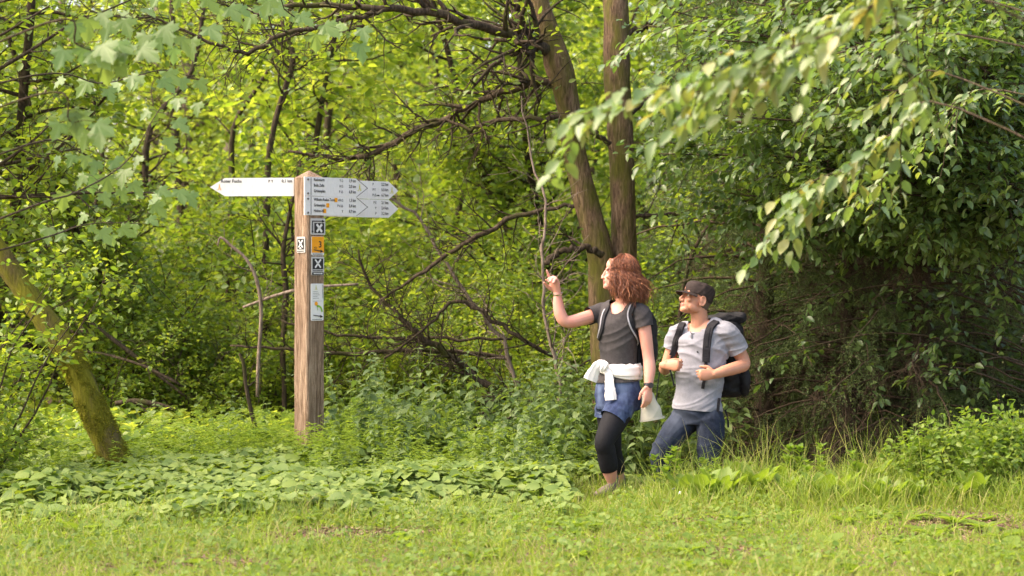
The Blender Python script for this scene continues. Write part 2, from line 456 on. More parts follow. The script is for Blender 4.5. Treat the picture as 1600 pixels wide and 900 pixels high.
base = P(955, 640, DT); base[2] = float(ground_z(base[0], base[1])) - .06
tw = thing('twin_trunk_tree', 'tall tree with two brown trunks forking above the ground behind the woman', 'tree', tuple(base))
OFF = base
def under(root_loc, pts): return np.asarray(pts) - np.asarray(root_loc)
lt = [(958, 700, 0, 62), (950, 560, 0, 54), (944, 470, 0, 50), (938, 400, 0, 42), (915, 310, 0, 39), (897, 235, 0, 37), (888, 165, 0, 37), (872, 100, 0, 42), (850, 30, .05, 33), (832, -40, .1, 28), (800, -190, .3, 22), (790, -420, .4, 14)]
rt = [(962, 700, .1, 56), (968, 560, .1, 48), (974, 430, .1, 41), (974, 330, .1, 39), (970, 220, .1, 40), (964, 110, .1, 42), (963, 30, .1, 40), (960, -60, .15, 36), (965, -250, .2, 28), (955, -480, .3, 16)]
for L_ in (lt, rt):
    p_, r_ = poly(L_, 40); V, Fc = rough_tube(under(OFF, p_), r_, rng)
    obj('trunk', py_mesh('trunk', V, Fc, M['bark'], True), tw)
LIMBS = [  # (points, twig count, twig length)
    ([(868, 92, 0, 24), (840, 72, -.1, 19), (790, 50, -.3, 16), (730, 38, -.5, 14), (660, 18, -.7, 13), (600, 14, -.9, 11), (520, 8, -1.0, 9), (440, 12, -1.1, 7), (380, 30, -1.1, 5)], 46, .7),
    ([(846, 78, -.05, 14), (820, 50, -.15, 12), (808, 10, -.2, 11), (790, -60, -.2, 8)], 8, .6),
    ([(882, 128, 0, 14), (845, 130, 0, 12), (790, 142, .1, 11), (745, 160, .2, 10), (700, 182, .3, 10), (640, 212, .4, 10), (590, 236, .5, 10), (555, 246, .5, 8), (510, 244, .6, 6), (450, 236, .6, 4)], 44, .62),
    ([(888, 182, 0, 9), (840, 186, -.1, 8), (775, 190, .1, 7), (735, 200, .2, 6), (690, 186, .3, 5), (640, 205, .4, 4)], 26, .55),
    ([(600, 14, -.9, 9), (560, 28, -1, 8), (500, 40, -1.1, 7), (430, 60, -1.2, 7), (385, 84, -1.2, 7), (330, 66, -1.3, 5), (250, 34, -1.4, 4), (190, 22, -1.4, 3)], 30, .45),
    ([(930, 325, 0, 8), (880, 322, 0, 6), (800, 342, .1, 8), (740, 372, .1, 8), (690, 402, .2, 7), (640, 440, .2, 5), (590, 470, .2, 3)], 34, .55),
    ([(940, 395, -.2, 11), (915, 386, -.3, 10), (880, 392, -.35, 10), (850, 410, -.4, 9)], 3, .3),
    ([(898, 198, -.1, 9), (925, 205, -.2, 8), (950, 225, -.1, 7)], 1, .2),
    ([(985, 340, .1, 7), (1030, 335, .2, 6), (1090, 332, .3, 5), (1150, 318, .4, 4), (1200, 312, .4, 3)], 12, .5),
    ([(978, 180, .1, 8), (1020, 150, .2, 6), (1070, 130, .3, 4), (1120, 90, .4, 3)], 14, .5),
    ([(975, 60, .1, 8), (1030, 30, .1, 6), (1080, -10, .2, 4)], 8, .5),
]
twig_leaf = []
for pts, nt_, tl in LIMBS:
    p_, r_ = poly(pts, 22); p_ = bumpy(p_, 26, .012, rng); r_ = np.interp(np.linspace(0, 1, 26), np.linspace(0, 1, 22), r_)
    tb, tg = branch_system(p_, r_[0], r_[-1], rng, nt_, tl, 4, .28, -.01, .1, .38)
    tb[0] = (p_, r_); tb = [(under(OFF, q), rr) for q, rr in tb]
    obj('branch', tubes_mesh('branch', tb, M['limb'], 8), tw)
    twig_leaf += [tg[i] for i in range(0, len(tg), 2)]
V, T = leaves_on(twig_leaf, 12, .058, rng, HEX, .05)
obj('foliage', np_mesh('foliage', under(OFF, V), T, M['mid_leaf']), tw, kind='stuff')
# crown above the picture
cr_t, cr_g = [], []
for i in range(14):
    z = rng.uniform(5.0, 8.5); az = rng.uniform(0, 2 * math.pi); p0 = np.array([base[0] + rng.uniform(-.3, .3), DT + .1, z])
    q = wander(p0, (math.cos(az), math.sin(az), .35), rng.uniform(1.2, 2.6), 7, rng, .25, .03)
    tb, tg = branch_system(q, .03, .006, rng, 9, .8, 3, .4); cr_t += [(under(OFF, x), r) for x, r in tb]; cr_g += tg
obj('upper_limbs', tubes_mesh('upper_limbs', cr_t, M['limb'], 5), tw)
V, T = leaves_on(cr_g, 12, .08, rng, HEX, .06)
obj('crown', np_mesh('crown', under(OFF, V), T, M['mid_leaf']), tw, kind='stuff')

# dead boughs tangled low beside the tree
def bough(label, pts, n1, l1, D, mat='limb', nt2=4, lv=0):
    p_, r_ = poly(pts, 20, D); p_ = bumpy(p_, 24, .012, rng); r_ = np.interp(np.linspace(0, 1, 24), np.linspace(0, 1, 20), r_)
    r_ = r_ * .82; o0 = p_[0].copy(); o0[2] = min(p_[:, 2])
    th_ = thing('dead_branch', label, 'branch', tuple(o0), 0, 'dead branches on the woodland floor')
    tb, tg = branch_system(p_, r_[0], r_[-1], rng, n1, l1, nt2, .25, 0.0, .1, .36)
    obj('stem', tubes_mesh('stem', [(under(o0, p_), r_)], M[mat], 8), th_)
    if n1: obj('twigs', tubes_mesh('twigs', [(under(o0, q), r) for q, r in tb[1:]], M[mat], 4), th_, kind='stuff')
bough('long dark dead bough sloping down through the thicket to the nettles', [(850, 640, 0, 13), (800, 620, 0, 13), (745, 590, 0, 14), (700, 555, 0, 13), (650, 520, -.1, 12), (610, 480, -.1, 8), (575, 440, -.1, 6), (560, 390, -.2, 4)], 46, .55, 17.0)
bough('dead bough lying level and twiggy behind the signpost', [(800, 560, .3, 9), (700, 548, .2, 9), (620, 548, 0, 9), (540, 552, -.1, 8), (440, 545, -.2, 6), (360, 540, -.2, 4)], 26, .5, 17.6)
bough('thin grey dead limb running flat between signpost and long bough', [(800, 530, 0, 5), (700, 530, 0, 6), (600, 528, 0, 6), (520, 520, -.1, 5), (440, 500, -.1, 4)], 22, .5, 17.4)
bough('crossing dead stick propped on the long bough', [(775, 670, -.3, 6), (830, 625, -.1, 6), (880, 590, .1, 5), (930, 560, .2, 3)], 16, .45, 16.6)
bough('crooked upright dead branch in the thicket beside the raised hand', [(815, 640, .2, 8), (790, 540, .2, 8), (720, 450, .1, 7), (660, 350, .1, 6), (600, 300, 0, 5), (560, 280, 0, 3)], 34, .5, 17.2, 'pale_bark')
bough('brown twiggy stem rising behind the pointing arm', [(880, 650, 0, 7), (865, 560, 0, 7), (850, 480, 0, 6), (845, 400, 0, 6), (850, 330, .1, 5), (830, 240, .2, 4), (815, 150, .2, 2)], 26, .5, 16.0, 'pale_bark')
bough('dark dead bough fanning low behind the raised elbow', [(870, 560, .1, 8), (800, 520, 0, 8), (720, 470, 0, 8), (680, 500, 0, 6), (600, 560, 0, 4)], 22, .45, 16.8)

# ------------------------------------------------------------------ signpost-side deadwood and mossy trunk on the left
rng = np.random.default_rng(8)
DM = 14.6
mp = [(184, 735, 0, 54), (168, 690, 0, 46), (150, 650, 0, 42), (134, 612, 0, 40), (120, 576, 0, 39), (98, 539, 0, 38), (60, 485, 0, 37), (15, 420, 0, 36), (-40, 345, 0, 35), (-105, 245, 0, 32), (-160, 90, 0, 28), (-190, -180, 0, 14)]
p_, r_ = poly(mp, 36, DM); mb0 = p_[0].copy(); mb0[2] = ground_z(mb0[0], mb0[1]) - .05
ms = thing('leaning_mossy_tree', 'leaning tree whose bent trunk foot is coated in yellow-green moss', 'tree', tuple(mb0))
V, Fc = rough_tube(p_ - mb0, r_, rng, 16, .09)
obj('trunk', py_mesh('trunk', V, Fc, M['moss_bark'], True), ms)
tb, tg = [], []
for i in range(16):
    k = rng.integers(26, 35); q = wander(p_[k], (rng.uniform(-.6, 1), rng.uniform(-.7, .7), .3), rng.uniform(.9, 1.9), 7, rng, .25, .02)
    a_, b_ = branch_system(q, .022, .005, rng, 8, .6, 3, .35); tb += [(x - mb0, r) for x, r in a_]; tg += b_
obj('limbs', tubes_mesh('limbs', tb, M['limb'], 5), ms, kind='stuff')
for a_ in (-.9, .3, 1.5, 2.9):   # root flare
    e = np.array([math.cos(a_), math.sin(a_) * .8, 0]); c0 = p_[1] - mb0
    q = spline(np.array([c0 + e * .03 + [0, 0, .05], np.array([c0[0], c0[1], .05]) + e * .10, np.array([c0[0], c0[1], -.02]) + e * .22]), 8)
    obj('root', tubes_mesh('root', [(q, np.linspace(.055, .014, 8))], M['moss_bark'], 10), ms)
nm = 7000; k_ = rng.uniform(0, 16, nm); i_ = k_.astype(int); f_ = (k_ - i_)[:, None]
c_ = p_[i_] * (1 - f_) + p_[i_ + 1] * f_; r2 = r_[i_] * (1 - f_[:, 0]) + r_[i_ + 1] * f_[:, 0]; ax_ = nrm(p_[i_ + 1] - p_[i_])
o_ = rng.normal(size=(nm, 3)); o_ = nrm(o_ - ax_ * (o_ * ax_).sum(1)[:, None]); s_ = c_ + o_ * (r2 * 1.0)[:, None]
kk = vnoise(s_[:, 2] * 9, o_[:, 0] * 3 + s_[:, 2] * 2, 66) > .42; kk &= s_[:, 2] > mb0[2] + .08
V, T = place(QUAD, s_[kk], nrm(o_[kk] + rng.normal(0, .7, (kk.sum(), 3))), rng.normal(size=(kk.sum(), 3)), rng.uniform(.012, .028, kk.sum()), .012)
obj('moss', np_mesh('moss', V - mb0, T, leaf_mat('moss_tuft', [(.12, .11, .015), (.19, .18, .02), (.26, .24, .03)], [(.2, .2, .02), (.3, .3, .03)], tmix=.25, rough=.8, spec=.1)), ms, kind='stuff')
V, T = leaves_on(tg, 10, .075, rng, HEX, .05)
obj('crown', np_mesh('crown', V - mb0, T, M['mid_leaf']), ms, kind='stuff')

def log(label, pts, D, mat, n1=0, l1=.3, name='fallen_log', cat='log', bark=True):
    p_, r_ = poly(pts, 22, D); o0 = p_[0].copy()
    th_ = thing(name, label, cat, tuple(o0))
    V, Fc = rough_tube(p_ - o0, r_, rng, 10, .05); obj('stem', py_mesh('stem', V, Fc, M[mat], True), th_)
    if n1:
        tb, tg = branch_system(p_, r_[0], r_[-1], rng, n1, l1, 2, .2, 0, .2, .4)
        obj('twigs', tubes_mesh('twigs', [(q - o0, r) for q, r in tb[1:]], M[mat], 4), th_, kind='stuff')
log('pale barkless fallen log sloping down to the ground cover at left', [(60, 480, 1.5, 17), (130, 520, 1.2, 17), (170, 545, 1, 17), (215, 575, .7, 15), (250, 596, .4, 14), (300, 618, .1, 12)], 19.0, 'dry_wood')
log('thin dark stick leaning on the pale fallen log', [(110, 480, 0, 4), (150, 510, 0, 6), (200, 548, 0, 7), (240, 580, 0, 6), (288, 618, 0, 4)], 18.0, 'limb', 3, .3, 'fallen_stick', 'stick')
log('thin dark twig lying across the bright ground cover by the mossy trunk', [(130, 548, .4, 3), (170, 555, .3, 4), (225, 572, .1, 4), (280, 600, 0, 4)], 17.6, 'limb', 3, .3, 'fallen_stick', 'stick')
log('short dark rotten branch half sunk in ground cover', [(180, 630, 0, 7), (210, 627, 0, 9), (245, 632, 0, 8), (275, 640, 0, 5)], 17.4, 'limb', 2, .3, 'fallen_stick', 'stick')
log('bare dark sapling stick standing crooked left of the signpost', [(402, 680, 0, 7), (392, 640, 0, 7), (384, 600, 0, 6), (381, 570, 0, 6), (374, 552, 0, 4)], 15.6, 'limb', 2, .2, 'dead_sapling', 'sapling')
log('tall dry stem arching over with a bent broken tip', [(402, 620, 0, 5), (404, 560, 0, 6), (408, 490, 0, 6), (402, 440, 0, 6), (385, 405, 0, 5), (362, 385, 0, 5), (345, 371, 0, 4), (340, 385, 0, 2)], 16.4, 'pale_bark', 5, .35, 'arched_stem', 'stem')
log('thin pale horizontal dead stick behind the signpost', [(380, 480, .2, 4), (430, 462, .1, 5), (480, 450, 0, 5), (560, 444, 0, 4)], 17.0, 'dry_wood', 3, .3, 'fallen_stick', 'stick')
# ------------------------------------------------------------------ woods behind: young trees, shrubs, tall trunks
rng = np.random.default_rng(21)
def make_tree(name, label, cat, group, h, r, crown0, n_l, l_l, leafm, leaf_sz, per_m, lean=.12, bark='limb', seed=0, n1=6, n2=3, tm=HEX):
    rg = np.random.default_rng(seed)
    root = thing(name, label, cat, (0, 0, 0), 0, group)
    tp = wander((0, 0, -.1), (rg.normal(0, lean), rg.normal(0, lean), 1), h, 12, rg, .12, .06)
    V, Fc = tube_vf(tp, np.linspace(r, r * .18, 12), 8); obj('trunk', py_mesh(name + '_trunk', V, Fc, M[bark], True), root)
    tb, tg = [], []
    for i in range(n_l):
        z = crown0 + (1 - crown0) * (i + rg.uniform(0, 1)) / n_l
        k = min(int(z * 11), 10); p = tp[k] + (tp[k + 1] - tp[k]) * (z * 11 - k); az = i * 2.4 + rg.uniform(-.5, .5)
        L = l_l * rg.uniform(.55, 1.15) * (1.1 - .6 * z)
        q = wander(p, (math.cos(az), math.sin(az), rg.uniform(.1, .7)), L, 7, rg, .28, .0)
        a_, b_ = branch_system(q, r * .38 * (1.05 - .7 * z), .004, rg, n1, .55 * l_l / 1.6, n2, .32); tb += a_; tg += b_ + [q]
    obj('limbs', tubes_mesh(name + '_limbs', tb, M[bark], 4), root)
    tg = [q for q in tg if rg.uniform() < 1 - .65 * min(1, max(0, (q[0][2] - 4.6) / 2.5))]
    V, T = leaves_on(tg, per_m, leaf_sz, rg, tm, .06)
    obj('crown', np_mesh(name + '_crown', V, T, M[leafm]), root, kind='stuff')
    return root
def make_shrub(name, label, group, h, n_st, leafm, leaf_sz, per_m, seed, spread=.5, bark='limb', tm=HEX):
    rg = np.random.default_rng(seed); root = thing(name, label, 'shrub', (0, 0, 0), 0, group)
    tb, tg = [], []
    for i in range(n_st):
        az = i * 2.4 + rg.uniform(-.4, .4)
        q = wander((rg.normal(0, .08), rg.normal(0, .08), -.05), (math.cos(az) * spread, math.sin(az) * spread, 1), h * rg.uniform(.65, 1.1), 9, rg, .22, .0)
        a_, b_ = branch_system(q, .016, .003, rg, 10, .75, 3, .35, .0, .15); tb += a_; tg += b_
    obj('stems', tubes_mesh(name + '_stems', tb, M[bark], 4), root)
    V, T = leaves_on(tg, per_m, leaf_sz, rg, tm, .05)
    obj('foliage', np_mesh(name + '_foliage', V, T, M[leafm]), root, kind='stuff')
    return root

GT = 'slender young trees in the bright wood'
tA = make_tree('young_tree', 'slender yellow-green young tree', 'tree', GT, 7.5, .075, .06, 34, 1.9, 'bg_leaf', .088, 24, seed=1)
tB = make_tree('young_tree', 'slender yellow-green young tree', 'tree', GT, 6.2, .055, .05, 30, 1.7, 'bg_leaf', .125, 16, lean=.3, seed=2)
tC = make_tree('green_tree', 'leafy mid-green young tree', 'tree', 'mid-green young trees', 7.0, .08, .05, 34, 1.8, 'mid_leaf', .085, 26, lean=.25, seed=3)
tD = make_tree('tall_tree', 'tall straight pale-trunked tree', 'tree', 'tall straight trees far back', 11, .14, .35, 16, 2.2, 'bg_leaf', .14, 9, lean=.04, bark='pale_bark', seed=4)
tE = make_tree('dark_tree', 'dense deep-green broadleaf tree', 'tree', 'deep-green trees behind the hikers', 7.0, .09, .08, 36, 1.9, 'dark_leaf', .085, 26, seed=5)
sA = make_shrub('hazel_shrub', 'many-stemmed green shrub', 'shrubs in the lower wood', 2.6, 8, 'mid_leaf', .078, 24, 6)
sB = make_shrub('hazel_shrub', 'spreading yellow-green shrub', 'yellow-green shrubs in the lower wood', 2.0, 9, 'bg_leaf', .075, 24, 7, .8)
sC = make_shrub('dark_shrub', 'low deep-green shrub', 'deep-green shrubs in the shade', 2.4, 8, 'dark_leaf', .08, 26, 9, .6)
def zone(x, y):
    c = x / y * F + 800
    a = 'near the leaning mossy tree' if c < 290 else 'behind the signpost' if c < 640 else 'between the signpost and the twin-trunk tree' if c < 870 else 'beyond the two hikers' if c < 1130 else 'among the spruces'
    return a + (', at the front of the wood' if y < 21 else ', well back' if y < 33 else ', in the far distance')
def first_or_dup(src, used, x, y, s=1., rz=None):
    if 'base' not in src: src['base'] = src['label']
    lab = src['base'] if (src.name.split('.')[0] in ('bramble_bush', 'elder_shrub')) else src['base'] + ' ' + zone(x, y)
    z = float(ground_z(x, y)); rz = rng.uniform(0, 6.28) if rz is None else rz
    if src not in used:
        used.add(src); src.location = (x, y, z); src.rotation_euler = (0, 0, rz); src.scale = (s,) * 3; src['label'] = lab
    else: dup(src, (x, y, z), rz, s, lab)
USED = set()
# (photograph column, distance, kind, scale)
spots = [(150, 19.5, tC, 0.90), (245, 22.5, tC, 1.05), (330, 20.2, tC, 0.80), (415, 21.5, tB, 1.00), (70, 23, tC, 1.10), (-40, 20, tC, 1.00),
         (300, 27, tA, 1.10), (200, 31, tB, 1.20), (480, 26, tA, 1.00), (560, 30, tB, 1.20), (640, 25.5, tB, 1.00), (705, 33, tA, 1.20), (770, 27, tA, 1.00), (840, 31, tB, 1.20),
         (900, 24, tC, 0.95), (1010, 23, tC, 1.00), (1080, 27, tC, 1.10), (1140, 21.5, tE, 1.00), (1230, 24, tE, 1.10), (1330, 22, tE, 1.05), (1420, 25, tE, 1.20), (1510, 20, tE, 1.00), (1620, 22, tE, 1.10),
         (100, 36, tA, 1.30), (390, 36, tA, 1.30), (520, 41, tB, 1.30), (620, 44, tA, 1.65), (740, 42, tB, 1.30), (870, 39, tA, 1.30), (980, 36, tA, 1.30), (1110, 38, tC, 1.30),
         (20, 46, tA, 1.65), (200, 48, tA, 1.65), (330, 52, tB, 1.65), (450, 56, tA, 1.65), (590, 58, tB, 1.65), (690, 55, tA, 1.65), (800, 60, tB, 1.65), (930, 56, tA, 1.65), (1060, 58, tA, 1.65), (1200, 50, tC, 1.65), (1330, 44, tE, 1.65), (1460, 46, tE, 1.65), (1590, 40, tE, 1.30),
         (-80, 34, tC, 1.30),
         (60, 62, tA, 1.9), (150, 66, tB, 2.0), (260, 63, tA, 1.9), (370, 68, tB, 2.2), (490, 66, tA, 2.0), (560, 70, tA, 2.1), (640, 67, tB, 2.2), (740, 71, tA, 2.1), (830, 68, tB, 2.2), (900, 66, tA, 2.0), (1000, 69, tB, 2.2), (1120, 66, tA, 2.0)]
for px, D, src, s in spots: first_or_dup(src, USED, (px - 800) / F * D, D, s)
for px, D, s in [(275, 30, .85), (225, 38, 1.0), (345, 34, .9), (700, 48, 1.1), (880, 46, 1.0), (540, 52, 1.1), (1110, 24.5, .85), (1180, 33, 1), (420, 44, 1), (780, 66, 1.3), (90, 40, 1)]:
    first_or_dup(tD, USED, (px - 800) / F * D, D, s)
for px, D, src, s in [(140, 20.5, sA, .9), (215, 18.8, sA, .75), (285, 20.5, sA, 1.0), (360, 19.0, sA, .8), (430, 20.5, sA, 1.0), (500, 19.8, sB, .9), (560, 21.5, sB, 1.0), (620, 20.2, sB, .85), (690, 22.5, sB, 1.1),
                      (760, 20.5, sB, .8), (830, 22.0, sB, 1.0), (900, 20.5, sA, .8), (980, 19.5, sA, .85), (1040, 20, sA, .9), (60, 21, sA, 1), (-20, 18.6, sA, .9), (-45, 13.9, sA, .66), (-120, 13.4, sA, .7), (250, 24, sA, 1.2), (400, 25, sB, 1.2), (560, 26, sB, 1.3), (660, 29, sB, 1.4), (760, 27, sB, 1.3), (880, 28, sB, 1.4), (1000, 27, sA, 1.3),
                      (480, 33, sB, 1.6), (330, 31, sA, 1.5), (150, 29, sA, 1.4), (620, 37, sB, 1.8), (810, 38, sB, 1.8), (960, 36, sB, 1.8), (1110, 33, sA, 1.6),
                      (540, 18.6, sB, .62), (610, 19.2, sB, .7), (670, 18.8, sA, .6), (730, 19.0, sB, .7), (790, 18.7, sB, .65), (850, 18.9, sA, .62), (910, 18.6, sB, .6), (180, 18.2, sA, .55), (320, 18.4, sB, .6), (395, 18.3, sA, .55), (460, 18.7, sB, .65), (250, 19.2, sB, .7), (1085, 18.8, sC, .7), (1200, 21, sC, 1.1), (1300, 20, sC, 1), (1400, 20.5, sC, 1.1), (1500, 17.8, sC, 1), (1600, 18.5, sC, 1.1), (1250, 25, sC, 1.3), (1450, 25, sC, 1.3)]:
    first_or_dup(src, USED, (px - 800) / F * D, D, s)

# leaning dark stems seen between the bright leaves
for i, (lab, pts, D) in enumerate([
    ('dark leaning sapling stem behind the left arrow sign', [(355, 420, 0, 9), (362, 300, 0, 10), (365, 200, 0, 8), (400, 140, 0, 7), (430, 90, .1, 6), (455, 20, .2, 6), (470, -80, .3, 4)], 22.0),
    ('dark leaning sapling stem over the signpost top', [(415, 440, 0, 10), (418, 270, 0, 10), (430, 190, 0, 9), (448, 130, 0, 9), (458, 85, 0, 9), (440, 30, .1, 6), (445, -60, .2, 6)], 20.0),
    ('dark forked sapling in the gloom at the left', [(190, 560, 0, 9), (185, 480, 0, 9), (165, 400, 0, 9), (150, 330, 0, 8), (160, 240, 0, 7), (140, 120, .1, 5)], 21.0),
    ('thick dark leaning stem low in the left wood', [(240, 580, 0, 16), (205, 480, 0, 15), (190, 410, 0, 14), (205, 340, 0, 13), (225, 300, 0, 12), (235, 200, 0, 10), (300, 110, .1, 8), (320, 0, .1, 6)], 23.0),
    ('dark upright sapling just left of the post', [(445, 620, 0, 8), (442, 540, 0, 8), (447, 460, 0, 9), (442, 400, 0, 8), (450, 345, 0, 6), (470, 250, 0, 4)], 18.0),
    ('thin dark sapling right of the man under the leaves', [(1055, 560, 0, 7), (1070, 440, 0, 7), (1090, 380, 0, 6), (1130, 320, 0, 5), (1170, 250, .1, 3)], 17.8)]):
    p_, r_ = poly(pts, 22, D); o0 = p_[0].copy(); o0[2] = float(ground_z(o0[0], D)) - .05; p_[0] = o0
    th_ = thing('sapling', lab, 'sapling', tuple(o0))
    obj('trunk', tubes_mesh('trunk', [(p_ - o0, r_)], M['limb'], 8), th_)
    tb, tg = branch_system(p_, r_[0], r_[-1], rng, 22, .8, 3, .35, .02, .3)
    obj('limbs', tubes_mesh('limbs', [(q - o0, r) for q, r in tb[1:]], M['limb'], 4), th_)
    V, T = leaves_on(tg, 12, .075, rng, HEX, .05); obj('foliage', np_mesh('foliage', V - o0, T, M['mid_leaf']), th_, kind='stuff')

# ------------------------------------------------------------------ hornbeam whose boughs fill the upper right
rng = np.random.default_rng(31)
hb = np.array([4.55, 15.6, float(ground_z(4.55, 15.6)) - .05])
hr = thing('hornbeam_tree', 'dark-leaved hornbeam whose layered boughs hang over the man and spruces', 'tree', tuple(hb))
tp = spline([(0, 0, 0), (-.1, 0, 1.5), (.05, .1, 3.2), (-.1, .1, 5.5), (0, .2, 8)], 24)
V, Fc = rough_tube(tp, np.linspace(.16, .05, 24), rng, 12, .05); obj('trunk', py_mesh('trunk', V, Fc, M['bark'], True), hr)
ends = [(1010, 40, -.3), (1050, 120, .2), (1030, 240, .6), (1090, 60, -1.2), (1130, 180, -.6), (1120, 300, .8), (1180, 250, -.2), (1210, 120, -1.6), (1250, 330, .5), (1230, 20, -1), (1300, 200, -1.2), (1320, 60, -2), (1290, 300, -.6), (1370, 140, -1.6), (1380, 300, -.8), (1430, 60, -1.8), (1440, 230, -1.4), (1470, 340, -.6), (1180, 360, 1.2), (1340, 20, .5), (1150, 0, .6), (1090, -40, 0), (1260, -60, -1), (1400, -60, -.5), (1500, 120, -1.5), (1540, 260, -1.2), (1550, 20, -1), (1210, 200, .9), (1300, 120, .8), (1100, 200, 1.2), (1070, 340, 1.4), (1540, 340, -.3), (1250, 260, 1.0), (1390, 220, .6)]
tb, tg = [], []
for (ex, ey, dd) in ends:
    e = P(ex, ey, 15.3 + dd * .9); s = hb + tp[min(23, max(3, int((e[2] + rng.uniform(.2, .9)) / 8 * 23)))]
    m = s * .45 + e * .55 + np.array([0, 0, rng.uniform(.1, .35)])
    q = spline([s, m, e], 12); a_, b_ = branch_system(q, .022, .004, rng, 24, .6, 5, .3, -.05, .25, .3, (.6, 1.0)); tb += a_; tg += b_
obj('limbs', tubes_mesh('limbs', [(q - hb, r) for q, r in tb], M['limb'], 4), hr, kind='stuff')
for (ex, ey, dd) in [(1190, 560, .3), (1250, 470, .2), (1330, 520, .4), (1400, 560, .1), (1455, 470, 0), (1300, 610, .3), (1230, 420, .8), (1380, 440, .5), (1480, 590, -.2), (1540, 480, -.3)]:
    e = P(ex, ey, 15.6 + dd); s = hb + tp[max(3, int((e[2] + .6) / 8 * 23))]; q = spline([s, s * .45 + e * .55 + np.array([0, 0, .3]), e], 12)
    a_, b_ = branch_system(q, .012, .003, rng, 5, .45, 1, .22, -.05, .5, .3, (.6, 1.0)); tg += b_
    obj('low_branch', tubes_mesh('low_branch', [(x - hb, r) for x, r in a_], M['limb'], 4), hr, kind='stuff')
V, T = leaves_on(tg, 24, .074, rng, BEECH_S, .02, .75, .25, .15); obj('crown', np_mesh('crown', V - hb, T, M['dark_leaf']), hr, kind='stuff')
print('hornbeam leaves', len(T) // 14)

# ------------------------------------------------------------------ beech sprays hanging close at the upper right, each near leaf its own piece
beech_me = [np_mesh('beech_leaf', *BEECH, M['beech_leaf'], True), np_mesh('beech_leaf_curled', *BEECH2, M['beech_leaf'], True)]
def R_from(d, n):
    y = nrm(d); x = nrm(np.cross(y, n)); z = np.cross(x, y); return Matrix(np.stack([x, y, z], 1).tolist())
bt = np.array([3.4, 8.6, float(ground_z(3.4, 8.6)) - .05])
be = thing('beech_tree', 'young beech standing beside the verge with sunlit sprays hanging over the path', 'tree', tuple(bt))
tp = spline([(0, 0, 0), (.05, 0, 1.2), (-.05, .05, 2.4), (.1, 0, 4), (.05, .1, 6)], 20)
V, Fc = rough_tube(tp, np.linspace(.10, .03, 20), rng, 10, .04); obj('trunk', py_mesh('trunk', V, Fc, M['bark'], True), be)
def spray(ppts, nl, sz, side_n, side_l, zt, extra=0):
    w = np.array([P(*p) for p in ppts]); s = bt + tp[min(19, int(zt / 6 * 19))]
    q = spline(np.vstack([[s], w]), 26); tubes = [(q, np.linspace(.006, .0018, 26))]; tw_ = [q[6:]]
    for k in range(side_n):
        u = rng.uniform(.22, .97); i = int(u * 25); t_ = nrm(q[min(i + 1, 25)] - q[i])
        sd = np.cross(t_, (0, 0, 1)) * (1 if k % 2 else -1); d = nrm(t_ * .8 + sd * rng.uniform(.3, .8) + np.array([0, 0, rng.uniform(-.35, .12)]))
        qq = wander(q[i], d, side_l * rng.uniform(.5, 1.1) * (1.15 - .5 * u), 8, rng, .18, -.03); tubes.append((qq, np.linspace(.004, .0015, 8))); tw_.append(qq)
    obj('branch', tubes_mesh('branch', [(x - bt, r) for x, r in tubes], M['limb'], 5), be)
    n = 0
    lens = np.array([np.linalg.norm(np.diff(x, axis=0), axis=1).sum() for x in tw_]); cnt = np.maximum(3, ((nl + extra) * lens / lens.sum()).astype(int))
    for x, k in zip(tw_, cnt):
        for j in range(k):
            u = (j + rng.uniform(.2, .8)) / k * (len(x) - 1); i = min(int(u), len(x) - 2); p = x[i] + (x[i + 1] - x[i]) * (u - i); t_ = nrm(x[i + 1] - x[i])
            sd = nrm(np.cross(t_, (0, 0, 1))) * (1 if j % 2 else -1)
            d = nrm(t_ * rng.uniform(.4, .9) + sd * rng.uniform(.5, 1) + np.array([0, 0, rng.uniform(-.6, .1)]))
            if rng.uniform(0, nl + extra) > nl: STUFF.append((p, d, sz * rng.uniform(.7, 1.1))); continue
            nn = nrm(np.array([rng.normal(0, .35), -.25 + rng.normal(0, .35), 1]))
            o = bpy.data.objects.new('leaf', beech_me[int(rng.integers(0, 2))]); COL.objects.link(o); o.parent = be
            o.matrix_local = Matrix.Translation(p - bt) @ R_from(d, nn).to_4x4() @ Matrix.Diagonal((sz * rng.uniform(.8, 1.15), sz * rng.uniform(.8, 1.25), sz * rng.uniform(.4, 2.2), 1)); n += 1
    return n
nb = 0; STUFF = []
nb += spray([(1490, -20, 7.6), (1330, 40, 7.8), (1180, 95, 8.0), (1050, 145, 8.2), (930, 168, 8.4), (888, 185, 8.5)], 130, .084, 20, .62, 2.7, 150)
nb += spray([(1500, 170, 9.6), (1400, 205, 9.8), (1320, 265, 10.0), (1250, 320, 10.1), (1190, 385, 10.2)], 85, .088, 18, .55, 2.2, 110)
nb += spray([(1480, -60, 8.6), (1380, 0, 8.8), (1290, 30, 9.0), (1220, 60, 9.2)], 40, .08, 12, .55, 3.0, 90)
nb += spray([(1495, 120, 10.5), (1430, 140, 10.8), (1370, 165, 11), (1320, 180, 11.2)], 30, .085, 10, .5, 2.4, 60)
for pp_, zt_ in (([(1520, -80, 10.4), (1360, -30, 10.8), (1200, 20, 11.2), (1060, 40, 11.6), (1000, 60, 11.8)], 3.3), ([(1540, 60, 11.0), (1420, 60, 11.4), (1280, 90, 11.8), (1150, 130, 12.2), (1080, 150, 12.4)], 2.9),
                 ([(1540, 0, 10.6), (1440, 30, 11), (1340, 110, 11.4), (1260, 200, 11.8)], 3.1), ([(1560, 140, 11.8), (1480, 190, 12.2), (1400, 260, 12.6), (1340, 320, 13)], 2.6), ([(1500, -120, 10.2), (1300, -80, 10.6), (1140, -40, 11), (1040, -10, 11.2)], 3.8)):
    nb += spray(pp_, 0, .07, 20, .6, zt_, 190)
